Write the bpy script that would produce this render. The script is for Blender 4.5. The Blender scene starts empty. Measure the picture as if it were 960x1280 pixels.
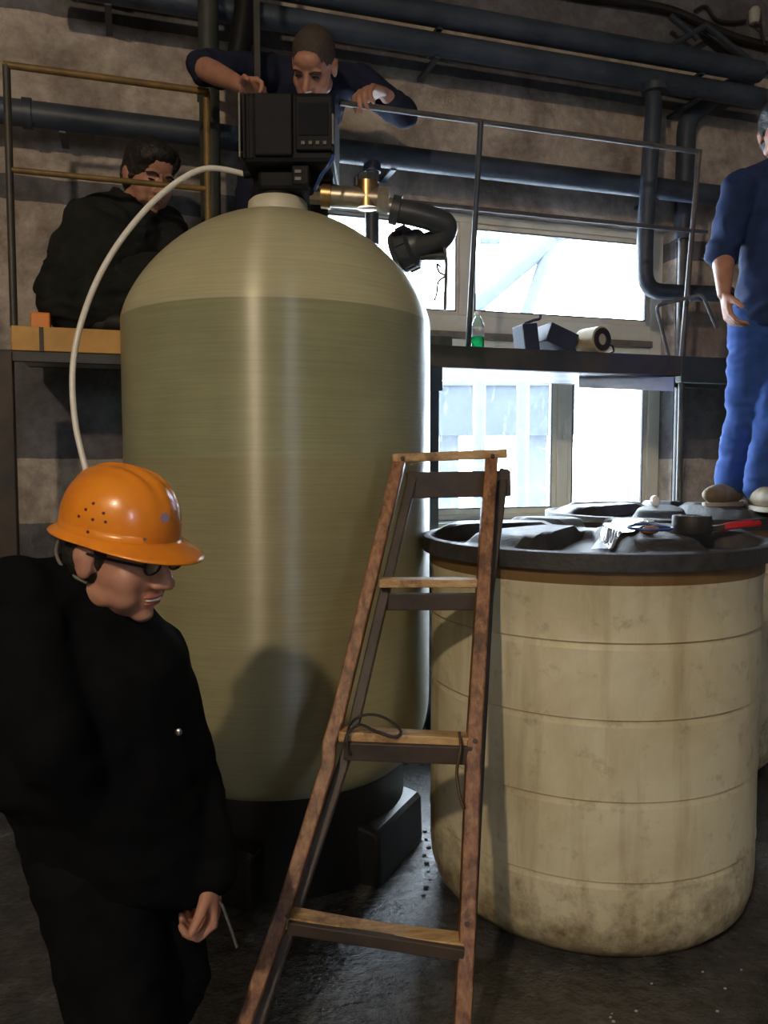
import bpy, bmesh, math, random
from mathutils import Vector, Matrix, noise
random.seed(7)
V = Vector
C = bpy.context.scene.collection
sc = bpy.context.scene

# ------------------------------------------------------------------ camera, world, exposure
EYE = 1.40
F = 1000.0                       # focal length in pixels of the 960x1280 frame
HOR = 575.0                      # image row of the horizon
TH = math.atan((640 - HOR) / F)
cam_d = bpy.data.cameras.new('camera')
cam_d.sensor_fit = 'VERTICAL'; cam_d.sensor_height = 36.0; cam_d.lens = F / 1280 * 36.0
cam_d.clip_start = 0.02
cam = bpy.data.objects.new('camera', cam_d); C.objects.link(cam)
cam.location = (0, 0, EYE); cam.rotation_euler = (math.pi / 2 - TH, 0, -math.atan(0.3125))   # room axes follow the back wall
sc.camera = cam
w = bpy.data.worlds.new('overcast'); sc.world = w; w.use_nodes = True
bg = w.node_tree.nodes['Background']
bg.inputs[0].default_value = (0.80, 0.91, 1.0, 1); bg.inputs[1].default_value = 20.0
vs = sc.view_settings
vs.view_transform = 'Standard'; vs.look = 'None'; vs.gamma = 1.0; vs.use_curve_mapping = False
vs.exposure = 0.55
sc.cycles.max_bounces = 7; sc.cycles.diffuse_bounces = 4; sc.cycles.glossy_bounces = 3
sc.cycles.transparent_max_bounces = 12; sc.cycles.sample_clamp_indirect = 6.0
sc.cycles.use_denoising = True
LAMP_POS = V((-1.25, -2.35, 3.9)); LAMP_W = 260.0

# ------------------------------------------------------------------ photo pixel -> place
def ray(px, py):
    r = (px - 480) / F; u = (640 - py) / F
    return V((r, math.cos(TH) + math.sin(TH) * u, -math.sin(TH) + math.cos(TH) * u))
def P(px, py, Y):
    d = ray(px, py); return V((0, 0, EYE)) + d * (Y / d.y)
def PZ(px, py, z):
    d = ray(px, py); return V((0, 0, EYE)) + d * ((z - EYE) / d.z)
K = 0.3125; A = math.atan(K); D0 = 4.45          # back wall: y = D0 + K x
E = V((math.cos(A), math.sin(A), 0)); N = V((-math.sin(A), math.cos(A), 0)); O = V((0, D0, 0))
def wl(s, n, z): return O + E * s + N * n + V((0, 0, z))      # along wall, into wall, up
def W(px, py, n=0.0):                                          # (s, z) where a pixel meets the plane n
    d = ray(px, py); o = V((0, 0, EYE))
    t = (n - (o - O).dot(N)) / d.dot(N); p = o + d * t
    return (p - O).dot(E), p.z
def WP(px, py, n):
    s, z = W(px, py, n); return wl(s, n, z)
WALK_N = -0.745                                                # front edge of the walkway, from the wall plane
WALK_Z = 1.93

# ------------------------------------------------------------------ materials
MATS = {}
def hexc(c): return (c[0], c[1], c[2], 1)
def mat(name, c1, c2=None, scale=6.0, rough=0.6, rough2=None, metal=0.0, bump=0.0, bscale=40.0, coat=0.0,
        detail=5.0, contrast=(0.35, 0.65), stretch=(1, 1, 1), spec=0.5, aniso=0.0, extra=None):
    m = bpy.data.materials.new(name); m.use_nodes = True
    nt = m.node_tree; b = nt.nodes['Principled BSDF']
    b.inputs['Roughness'].default_value = rough; b.inputs['Metallic'].default_value = metal
    b.inputs['Coat Weight'].default_value = coat; b.inputs['Specular IOR Level'].default_value = spec
    b.inputs['Base Color'].default_value = hexc(c1)
    tc = nt.nodes.new('ShaderNodeTexCoord'); mp = nt.nodes.new('ShaderNodeMapping')
    mp.inputs['Scale'].default_value = stretch
    nt.links.new(tc.outputs['Object'], mp.inputs[0])
    if c2 is not None or rough2 is not None:
        n = nt.nodes.new('ShaderNodeTexNoise'); n.inputs['Scale'].default_value = scale
        n.inputs['Detail'].default_value = detail; n.inputs['Roughness'].default_value = 0.62
        nt.links.new(mp.outputs[0], n.inputs['Vector'])
        r = nt.nodes.new('ShaderNodeValToRGB')
        r.color_ramp.elements[0].position = contrast[0]; r.color_ramp.elements[1].position = contrast[1]
        r.color_ramp.elements[0].color = hexc(c1); r.color_ramp.elements[1].color = hexc(c2 or c1)
        nt.links.new(n.outputs[0], r.inputs[0]); nt.links.new(r.outputs[0], b.inputs['Base Color'])
        if rough2 is not None:
            mr = nt.nodes.new('ShaderNodeMapRange'); mr.inputs[1].default_value = contrast[0]; mr.inputs[2].default_value = contrast[1]
            mr.inputs[3].default_value = rough; mr.inputs[4].default_value = rough2
            nt.links.new(n.outputs[0], mr.inputs[0]); nt.links.new(mr.outputs[0], b.inputs['Roughness'])
    if bump:
        n2 = nt.nodes.new('ShaderNodeTexNoise'); n2.inputs['Scale'].default_value = bscale; n2.inputs['Detail'].default_value = 4
        nt.links.new(mp.outputs[0], n2.inputs['Vector'])
        bp = nt.nodes.new('ShaderNodeBump'); bp.inputs['Strength'].default_value = bump; bp.inputs['Distance'].default_value = 0.01
        nt.links.new(n2.outputs[0], bp.inputs['Height']); nt.links.new(bp.outputs[0], b.inputs['Normal'])
    MATS[name] = m
    if extra: extra(m, nt, b)
    return m

def band_ramp(nt, sock, stops, lo, hi):
    mr = nt.nodes.new('ShaderNodeMapRange'); mr.inputs[1].default_value = lo; mr.inputs[2].default_value = hi
    nt.links.new(sock, mr.inputs[0])
    r = nt.nodes.new('ShaderNodeValToRGB'); cr = r.color_ramp; cr.interpolation = 'CONSTANT'
    pos = [(max(0.0, (z - lo) / (hi - lo)), c) for z, c in stops]
    cr.elements[0].position = pos[0][0]; cr.elements[0].color = hexc(pos[0][1])
    cr.elements[1].position = pos[1][0]; cr.elements[1].color = hexc(pos[1][1])
    for p, c in pos[2:]:
        e = cr.elements.new(p); e.color = hexc(c)
    nt.links.new(mr.outputs[0], r.inputs[0]); return r
def node_noise(nt, vec, scale, detail=6, rough=0.6, dist=0.0):
    n = nt.nodes.new('ShaderNodeTexNoise'); n.inputs['Scale'].default_value = scale; n.inputs['Detail'].default_value = detail
    n.inputs['Roughness'].default_value = rough; n.inputs['Distortion'].default_value = dist
    nt.links.new(vec, n.inputs['Vector']); return n
def ramp2(nt, sock, p0, c0, p1, c1):
    r = nt.nodes.new('ShaderNodeValToRGB')
    r.color_ramp.elements[0].position = p0; r.color_ramp.elements[0].color = hexc(c0)
    r.color_ramp.elements[1].position = p1; r.color_ramp.elements[1].color = hexc(c1)
    nt.links.new(sock, r.inputs[0]); return r
def mixc(nt, a, b, fac=1.0, mode='MULTIPLY'):
    m = nt.nodes.new('ShaderNodeMix'); m.data_type = 'RGBA'; m.blend_type = mode
    if isinstance(fac, float): m.inputs[0].default_value = fac
    else: nt.links.new(fac, m.inputs[0])
    for i, x in ((6, a), (7, b)):
        if isinstance(x, tuple): m.inputs[i].default_value = hexc(x)
        else: nt.links.new(x, m.inputs[i])
    return m.outputs[2]

# plastered concrete back wall in painted bands
def wall_extra(m, nt, b):
    g = nt.nodes.new('ShaderNodeNewGeometry'); sx = nt.nodes.new('ShaderNodeSeparateXYZ')
    nz = node_noise(nt, g.outputs['Position'], 5.0, 3)
    ma = nt.nodes.new('ShaderNodeMath'); ma.operation = 'MULTIPLY_ADD'; ma.inputs[1].default_value = 0.03; ma.inputs[2].default_value = -0.015
    nt.links.new(nz.outputs[0], ma.inputs[0]); nt.links.new(g.outputs['Position'], sx.inputs[0])
    ad = nt.nodes.new('ShaderNodeMath'); nt.links.new(sx.outputs[2], ad.inputs[0]); nt.links.new(ma.outputs[0], ad.inputs[1])
    beige = (0.455, 0.41, 0.37); grey = (0.14, 0.145, 0.165)
    r = band_ramp(nt, ad.outputs[0], [(0.0, grey), (1.09, beige), (1.40, grey), (1.93, beige), (2.63, grey), (2.75, beige),
                                      (3.50, grey), (3.72, (0.5, 0.45, 0.4)), (3.78, grey)], 0, 5)
    n1 = node_noise(nt, g.outputs['Position'], 2.6, 9, 0.68, 0.4)
    c1 = ramp2(nt, n1.outputs[0], 0.36, (0.50, 0.46, 0.45), 0.62, (1.2, 1.18, 1.16))
    n2 = node_noise(nt, g.outputs['Position'], 17.0, 6, 0.7)
    c2 = ramp2(nt, n2.outputs[0], 0.30, (0.68, 0.64, 0.61), 0.62, (1.1, 1.1, 1.1))
    x = mixc(nt, r.outputs[0], c1.outputs[0], 1.0); x = mixc(nt, x, c2.outputs[0], 0.8)
    nt.links.new(x, b.inputs['Base Color'])
    bp = nt.nodes.new('ShaderNodeBump'); bp.inputs['Strength'].default_value = 0.5; bp.inputs['Distance'].default_value = 0.02
    nt.links.new(n2.outputs[0], bp.inputs['Height']); nt.links.new(bp.outputs[0], b.inputs['Normal'])
mat('plaster_wall', (0.3, 0.28, 0.25), rough=0.9, extra=wall_extra)
mat('grey_wall', (0.16, 0.16, 0.165), (0.26, 0.255, 0.25), 2.0, 0.9)
mat('dark_ceiling', (0.16, 0.16, 0.165), (0.24, 0.24, 0.24), 2.0, 0.9)
# wet dark concrete floor
def floor_extra(m, nt, b):
    g = nt.nodes.new('ShaderNodeNewGeometry')
    n1 = node_noise(nt, g.outputs['Position'], 1.1, 5, 0.6)
    n2 = node_noise(nt, g.outputs['Position'], 34.0, 5, 0.65)
    n3 = node_noise(nt, g.outputs['Position'], 9.0, 6, 0.7)
    c = ramp2(nt, n3.outputs[0], 0.35, (0.028, 0.030, 0.034), 0.68, (0.10, 0.10, 0.105))
    nt.links.new(c.outputs[0], b.inputs['Base Color'])
    mr = nt.nodes.new('ShaderNodeMapRange'); mr.inputs[1].default_value = 0.35; mr.inputs[2].default_value = 0.62
    mr.inputs[3].default_value = 0.14; mr.inputs[4].default_value = 0.34
    nt.links.new(n1.outputs[0], mr.inputs[0]); nt.links.new(mr.outputs[0], b.inputs['Roughness'])
    mx = nt.nodes.new('ShaderNodeMath'); mx.operation = 'ADD'
    nt.links.new(n2.outputs[0], mx.inputs[0]); nt.links.new(n3.outputs[0], mx.inputs[1])
    bp = nt.nodes.new('ShaderNodeBump'); bp.inputs['Strength'].default_value = 0.75; bp.inputs['Distance'].default_value = 0.012
    nt.links.new(mx.outputs[0], bp.inputs['Height']); nt.links.new(bp.outputs[0], b.inputs['Normal'])
    b.inputs['Specular IOR Level'].default_value = 0.8; b.inputs['Coat Weight'].default_value = 1.0; b.inputs['Coat Roughness'].default_value = 0.16; b.inputs['Coat IOR'].default_value = 1.4
    nt.links.new(bp.outputs[0], b.inputs['Coat Normal'])
mat('wet_concrete', (0.05, 0.05, 0.05), rough=0.3, extra=floor_extra)
# wound fibreglass tank
def frp_extra(m, nt, b):
    g = nt.nodes.new('ShaderNodeNewGeometry'); sx = nt.nodes.new('ShaderNodeSeparateXYZ'); nt.links.new(g.outputs['Position'], sx.inputs[0])
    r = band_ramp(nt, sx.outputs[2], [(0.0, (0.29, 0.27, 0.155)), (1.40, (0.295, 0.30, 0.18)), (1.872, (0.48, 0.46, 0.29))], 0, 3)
    mp = nt.nodes.new('ShaderNodeMapping'); mp.inputs['Scale'].default_value = (1.2, 1.2, 60)
    nt.links.new(g.outputs['Position'], mp.inputs[0])
    n1 = node_noise(nt, mp.outputs[0], 3.0, 4, 0.6)
    c1 = ramp2(nt, n1.outputs[0], 0.3, (0.86, 0.86, 0.86), 0.7, (1.08, 1.08, 1.08))
    n3 = node_noise(nt, g.outputs['Position'], 1.7, 5, 0.6)
    c3 = ramp2(nt, n3.outputs[0], 0.35, (0.85, 0.84, 0.82), 0.65, (1.08, 1.08, 1.06))
    x = mixc(nt, r.outputs[0], c1.outputs[0], 1.0); x = mixc(nt, x, c3.outputs[0], 1.0)
    nt.links.new(x, b.inputs['Base Color'])
    b.inputs['Roughness'].default_value = 0.38
    b.inputs['Specular IOR Level'].default_value = 0.95
    b.inputs['Anisotropic'].default_value = 0.97; b.inputs['Anisotropic Rotation'].default_value = 0.25
    tg = nt.nodes.new('ShaderNodeTangent'); tg.direction_type = 'RADIAL'; tg.axis = 'Z'
    nt.links.new(tg.outputs[0], b.inputs['Tangent'])
    bp = nt.nodes.new('ShaderNodeBump'); bp.inputs['Strength'].default_value = 0.12; bp.inputs['Distance'].default_value = 0.004
    nt.links.new(n1.outputs[0], bp.inputs['Height']); nt.links.new(bp.outputs[0], b.inputs['Normal'])
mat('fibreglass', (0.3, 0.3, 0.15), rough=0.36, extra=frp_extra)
# cream polyethylene with grime
def poly_extra(m, nt, b):
    g = nt.nodes.new('ShaderNodeNewGeometry'); tc = nt.nodes.new('ShaderNodeTexCoord')
    sx = nt.nodes.new('ShaderNodeSeparateXYZ'); nt.links.new(tc.outputs['Object'], sx.inputs[0])
    n1 = node_noise(nt, tc.outputs['Object'], 3.2, 8, 0.65, 0.6)
    n2 = node_noise(nt, tc.outputs['Object'], 14.0, 6, 0.7)
    c1 = ramp2(nt, n1.outputs[0], 0.32, (0.80, 0.75, 0.66), 0.56, (1.0, 1.0, 1.0))
    # grime gathers near the floor and under the rim, in ragged patches
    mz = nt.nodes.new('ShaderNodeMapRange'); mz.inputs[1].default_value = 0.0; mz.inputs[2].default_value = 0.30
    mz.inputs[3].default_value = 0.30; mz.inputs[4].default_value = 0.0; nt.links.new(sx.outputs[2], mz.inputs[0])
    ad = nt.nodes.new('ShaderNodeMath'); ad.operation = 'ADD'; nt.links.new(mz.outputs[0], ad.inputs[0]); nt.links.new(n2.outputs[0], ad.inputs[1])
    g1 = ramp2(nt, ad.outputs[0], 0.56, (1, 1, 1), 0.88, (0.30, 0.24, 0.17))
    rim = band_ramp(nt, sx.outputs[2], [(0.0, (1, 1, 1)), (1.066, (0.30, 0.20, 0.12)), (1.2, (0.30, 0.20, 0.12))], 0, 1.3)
    mp = nt.nodes.new('ShaderNodeMapping'); mp.inputs['Scale'].default_value = (7, 7, 0.7); nt.links.new(tc.outputs['Object'], mp.inputs[0])
    n4 = node_noise(nt, mp.outputs[0], 1.6, 5, 0.6)
    c4 = ramp2(nt, n4.outputs[0], 0.32, (0.72, 0.67, 0.58), 0.5, (1, 1, 1))
    x = mixc(nt, (0.69, 0.645, 0.47), c1.outputs[0], 0.9); x = mixc(nt, x, g1.outputs[0], 1.0)
    x = mixc(nt, x, c4.outputs[0], 0.9)
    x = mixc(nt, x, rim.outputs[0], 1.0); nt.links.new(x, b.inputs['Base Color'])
    b.inputs['Roughness'].default_value = 0.48
mat('polyethylene', (0.6, 0.52, 0.33), rough=0.45, extra=poly_extra)
mat('black_plastic', (0.008, 0.008, 0.009), (0.013, 0.013, 0.014), 9, 0.34, spec=0.35)
mat('lid_plastic', (0.022, 0.022, 0.024), (0.05, 0.05, 0.052), 26, 0.48, 0.62, bump=0.25, bscale=90)
mat('valve_black', (0.006, 0.007, 0.010), (0.011, 0.012, 0.016), 12, 0.6, spec=0.15)
mat('screen', (0.006, 0.007, 0.011), rough=0.5, spec=0.06)
mat('silver', (0.55, 0.55, 0.56), rough=0.3, metal=1)
mat('pvc_cream', (0.62, 0.58, 0.46), (0.52, 0.48, 0.38), 8, 0.5)
mat('brass', (0.50, 0.33, 0.15), (0.30, 0.2, 0.1), 18, 0.32, metal=0.9)
mat('nickel', (0.50, 0.45, 0.36), (0.34, 0.29, 0.22), 14, 0.35, metal=0.85)
mat('grey_plastic', (0.03, 0.034, 0.042), (0.05, 0.055, 0.065), 10, 0.4)
mat('clear_tube', (0.78, 0.78, 0.76), rough=0.25)
def ladder_extra(tone):
    def f(m, nt, b):
        tc = nt.nodes.new('ShaderNodeTexCoord'); mp = nt.nodes.new('ShaderNodeMapping'); mp.inputs['Scale'].default_value = (9, 9, 1.6) if tone == 0 else (1.6, 9, 9)
        nt.links.new(tc.outputs['Object'], mp.inputs[0])
        n1 = node_noise(nt, mp.outputs[0], 6.0, 7, 0.7, 0.3); n2 = node_noise(nt, tc.outputs['Object'], 11.0, 6, 0.7)
        if tone == 0: c1 = ramp2(nt, n1.outputs[0], 0.36, (0.13, 0.042, 0.024), 0.66, (0.40, 0.20, 0.09))
        else: c1 = ramp2(nt, n1.outputs[0], 0.34, (0.36, 0.20, 0.085), 0.62, (0.62, 0.43, 0.21))
        c2 = ramp2(nt, n2.outputs[0], 0.36, (0.28, 0.22, 0.2), 0.5, (1, 1, 1))
        nt.links.new(mixc(nt, c1.outputs[0], c2.outputs[0], 0.85), b.inputs['Base Color'])
        bp = nt.nodes.new('ShaderNodeBump'); bp.inputs['Strength'].default_value = 0.35; bp.inputs['Distance'].default_value = 0.006
        nt.links.new(n1.outputs[0], bp.inputs['Height']); nt.links.new(bp.outputs[0], b.inputs['Normal'])
    return f
mat('ladder_front', (0.25, 0.1, 0.05), rough=0.42, extra=ladder_extra(0))
mat('ladder_worn', (0.5, 0.3, 0.14), rough=0.45, extra=ladder_extra(1))
mat('ladder_dark', (0.035, 0.026, 0.022), (0.07, 0.05, 0.04), 10, 0.55)  # shade on the rear frame put into the colour; groove and nails share it
mat('pipe_green', (0.022, 0.030, 0.027), (0.05, 0.055, 0.05), 7, 0.5, bump=0.15)
mat('pipe_blue', (0.025, 0.037, 0.058), (0.055, 0.07, 0.10), 5, 0.48, bump=0.12)
mat('rail_yellow', (0.22, 0.135, 0.03), (0.12, 0.075, 0.025), 14, 0.5)
mat('rail_dark', (0.03, 0.032, 0.032), (0.06, 0.055, 0.045), 12, 0.5)
mat('rail_grey', (0.06, 0.065, 0.075), (0.12, 0.11, 0.10), 12, 0.5)
mat('fascia_yellow', (0.62, 0.34, 0.07), (0.48, 0.25, 0.055), 10, 0.55)
mat('orange_paint', (0.75, 0.23, 0.02), rough=0.5)
mat('beam_rust', (0.075, 0.06, 0.04), (0.03, 0.034, 0.042), 4, 0.6)
mat('beam_green', (0.05, 0.065, 0.06), (0.03, 0.04, 0.04), 5, 0.55)
mat('galvanised', (0.55, 0.55, 0.56), (0.35, 0.36, 0.38), 6, 0.38, metal=0.7)
mat('column_dark', (0.025, 0.022, 0.02), (0.07, 0.045, 0.03), 5, 0.6)
mat('window_pvc', (0.80, 0.78, 0.70), (0.70, 0.67, 0.58), 5, 0.45)
mat('window_gasket', (0.05, 0.05, 0.055), rough=0.6)
mat('timber_grey', (0.20, 0.17, 0.14), (0.12, 0.10, 0.085), 10, 0.7)
mat('cable', (0.02, 0.018, 0.02), rough=0.5)
mat('wire_brown', (0.06, 0.028, 0.015), rough=0.5)
mat('skin', (0.38, 0.18, 0.125), (0.46, 0.235, 0.17), 22, 0.5)
mat('lips', (0.40, 0.13, 0.11), rough=0.45)
mat('hair', (0.008, 0.007, 0.007), (0.02, 0.017, 0.015), 60, 0.55, bump=0.6, bscale=120)
mat('hair_short', (0.035, 0.028, 0.024), (0.075, 0.055, 0.045), 80, 0.7, bump=0.4, bscale=200)
mat('eye_dark', (0.01, 0.008, 0.007), rough=0.2)
mat('teeth', (0.75, 0.72, 0.65), rough=0.3)
mat('cloth_black', (0.0030, 0.0034, 0.0045), (0.006, 0.0065, 0.008), 14, 0.95, spec=0.08)
mat('cloth_charcoal', (0.010, 0.011, 0.010), (0.020, 0.021, 0.02), 12, 0.9, spec=0.25)
mat('cloth_navy', (0.010, 0.013, 0.032), (0.018, 0.022, 0.05), 12, 0.88, spec=0.25)
mat('cloth_blue', (0.014, 0.026, 0.085), (0.022, 0.042, 0.125), 10, 0.85, spec=0.25)
mat('denim_blue', (0.022, 0.060, 0.235), (0.036, 0.09, 0.31), 12, 0.85, spec=0.25)
mat('shoe_tan', (0.25, 0.19, 0.11), (0.15, 0.11, 0.065), 16, 0.7)
mat('shoe_sole', (0.42, 0.38, 0.31), rough=0.7)
mat('shoe_black', (0.012, 0.011, 0.010), rough=0.5)
mat('hat_orange', (0.80, 0.27, 0.018), (0.70, 0.21, 0.015), 10, 0.27, coat=0.3)
mat('hole_dark', (0.10, 0.012, 0.006), rough=0.7)
mat('strap_grey', (0.14, 0.13, 0.12), rough=0.7)
mat('badge', (0.32, 0.22, 0.35), rough=0.4)
mat('red_grip', (0.42, 0.012, 0.02), rough=0.4)
mat('rubber', (0.014, 0.014, 0.015), (0.025, 0.025, 0.026), 20, 0.6)
mat('white_plastic', (0.8, 0.8, 0.78), rough=0.4)
mat('green_liquid', (0.05, 0.42, 0.20), rough=0.2)
mat('box_blue', (0.018, 0.026, 0.052), (0.03, 0.038, 0.068), 6, 0.6)
mat('tape_tan', (0.42, 0.35, 0.22), rough=0.55)
mat('blue_wire', (0.03, 0.07, 0.25), rough=0.4)
mat('orange_scrap', (0.30, 0.13, 0.06), rough=0.6)
mat('stone_pale', (0.42, 0.42, 0.40), rough=0.8)
mat('out_blue', (0.012, 0.018, 0.026), (0.018, 0.025, 0.033), 1.5, 0.8)
mat('out_grey', (0.030, 0.037, 0.046), (0.038, 0.046, 0.055), 1.5, 0.8)
mat('out_ground', (0.6, 0.62, 0.64), rough=0.9)

def shader_mat(name, build):
    m = bpy.data.materials.new(name); m.use_nodes = True; nt = m.node_tree; nt.nodes.clear()
    out = nt.nodes.new('ShaderNodeOutputMaterial'); nt.links.new(build(nt), out.inputs[0]); MATS[name] = m
def glass_build(dirt):
    def f(nt):
        tr = nt.nodes.new('ShaderNodeBsdfTransparent'); tr.inputs[0].default_value = (0.96, 0.98, 1, 1)
        gl = nt.nodes.new('ShaderNodeBsdfGlossy'); gl.inputs['Roughness'].default_value = 0.03
        df = nt.nodes.new('ShaderNodeBsdfTranslucent'); df.inputs[0].default_value = (0.9, 0.93, 0.95, 1)
        fr = nt.nodes.new('ShaderNodeFresnel'); fr.inputs[0].default_value = 1.3
        tc = nt.nodes.new('ShaderNodeTexCoord')
        mp = nt.nodes.new('ShaderNodeMapping'); mp.inputs['Scale'].default_value = (1.5, 1.5, 0.8); nt.links.new(tc.outputs['Object'], mp.inputs[0])
        n = node_noise(nt, mp.outputs[0], 26, 4, 0.7)
        r = ramp2(nt, n.outputs[0], 0.56, (dirt * 0.1,) * 3, 0.70, (dirt,) * 3)
        m1 = nt.nodes.new('ShaderNodeMixShader'); nt.links.new(r.outputs[0], m1.inputs[0]); nt.links.new(tr.outputs[0], m1.inputs[1]); nt.links.new(df.outputs[0], m1.inputs[2])
        m2 = nt.nodes.new('ShaderNodeMixShader'); nt.links.new(fr.outputs[0], m2.inputs[0]); nt.links.new(m1.outputs[0], m2.inputs[1]); nt.links.new(gl.outputs[0], m2.inputs[2])
        return m2.outputs[0]
    return f
shader_mat('glass', glass_build(0.025)); shader_mat('glass_dirty', glass_build(0.04))
def film_build(nt):
    tr = nt.nodes.new('ShaderNodeBsdfTransparent'); gl = nt.nodes.new('ShaderNodeBsdfGlossy'); gl.inputs['Roughness'].default_value = 0.15
    df = nt.nodes.new('ShaderNodeBsdfDiffuse'); df.inputs[0].default_value = (0.7, 0.78, 0.85, 1)
    m1 = nt.nodes.new('ShaderNodeMixShader'); m1.inputs[0].default_value = 0.30; nt.links.new(tr.outputs[0], m1.inputs[1]); nt.links.new(df.outputs[0], m1.inputs[2])
    fr = nt.nodes.new('ShaderNodeFresnel'); fr.inputs[0].default_value = 1.5
    m2 = nt.nodes.new('ShaderNodeMixShader'); nt.links.new(fr.outputs[0], m2.inputs[0]); nt.links.new(m1.outputs[0], m2.inputs[1]); nt.links.new(gl.outputs[0], m2.inputs[2])
    return m2.outputs[0]
shader_mat('clear_film', film_build)
def bottle_build(nt):
    tr = nt.nodes.new('ShaderNodeBsdfTransparent'); tr.inputs[0].default_value = (0.80, 0.95, 0.90, 1)
    gl = nt.nodes.new('ShaderNodeBsdfGlossy'); gl.inputs['Roughness'].default_value = 0.08
    fr = nt.nodes.new('ShaderNodeFresnel'); fr.inputs[0].default_value = 1.5
    m2 = nt.nodes.new('ShaderNodeMixShader'); nt.links.new(fr.outputs[0], m2.inputs[0]); nt.links.new(tr.outputs[0], m2.inputs[1]); nt.links.new(gl.outputs[0], m2.inputs[2])
    return m2.outputs[0]
shader_mat('bottle_clear', bottle_build)
def liquid_build(nt):
    tr = nt.nodes.new('ShaderNodeBsdfTransparent'); tr.inputs[0].default_value = (0.12, 0.72, 0.42, 1)
    df = nt.nodes.new('ShaderNodeBsdfTranslucent'); df.inputs[0].default_value = (0.05, 0.5, 0.25, 1)
    m2 = nt.nodes.new('ShaderNodeMixShader'); m2.inputs[0].default_value = 0.35; nt.links.new(tr.outputs[0], m2.inputs[1]); nt.links.new(df.outputs[0], m2.inputs[2])
    return m2.outputs[0]
shader_mat('green_drink', liquid_build)
def bulb_build(nt):
    e = nt.nodes.new('ShaderNodeEmission'); e.inputs[0].default_value = (1, 0.8, 0.5, 1); e.inputs[1].default_value = 20; return e.outputs[0]
shader_mat('bulb', bulb_build)

# ------------------------------------------------------------------ mesh building
RZ = Matrix.Rotation(-math.atan(0.3125), 4, 'Z')       # everything is laid out camera-straight, then turned so that the walls lie on the axes
WL = {}                                            # world position of every object's origin
def frame_of(d, hint=V((0, 0, 1))):
    d = d.normalized()
    if abs(d.dot(hint)) > 0.97: hint = V((0, 1, 0))
    a = d.cross(hint).normalized(); b = a.cross(d).normalized(); return a, b
def spline(pts, n=8):
    pts = [V(p) for p in pts]; out = []
    for i in range(len(pts) - 1):
        p0 = pts[max(i - 1, 0)]; p1 = pts[i]; p2 = pts[i + 1]; p3 = pts[min(i + 2, len(pts) - 1)]
        for k in range(n):
            t = k / n; t2 = t * t; t3 = t2 * t
            out.append(0.5 * ((2 * p1) + (p2 - p0) * t + (2 * p0 - 5 * p1 + 4 * p2 - p3) * t2 + (3 * p1 - p0 - 3 * p2 + p3) * t3))
    out.append(pts[-1]); return out
def fillet(pts, r, n=6):                            # round the corners of a pipe run
    pts = [V(p) for p in pts]; out = [pts[0]]
    for i in range(1, len(pts) - 1):
        a = (pts[i - 1] - pts[i]); b = (pts[i + 1] - pts[i]); rr = min(r, a.length * 0.49, b.length * 0.49)
        p = pts[i] + a.normalized() * rr; q = pts[i] + b.normalized() * rr
        for k in range(n + 1):
            t = k / n; out.append(p.lerp(pts[i], t).lerp(pts[i].lerp(q, t), t))
    out.append(pts[-1]); return out
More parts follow.
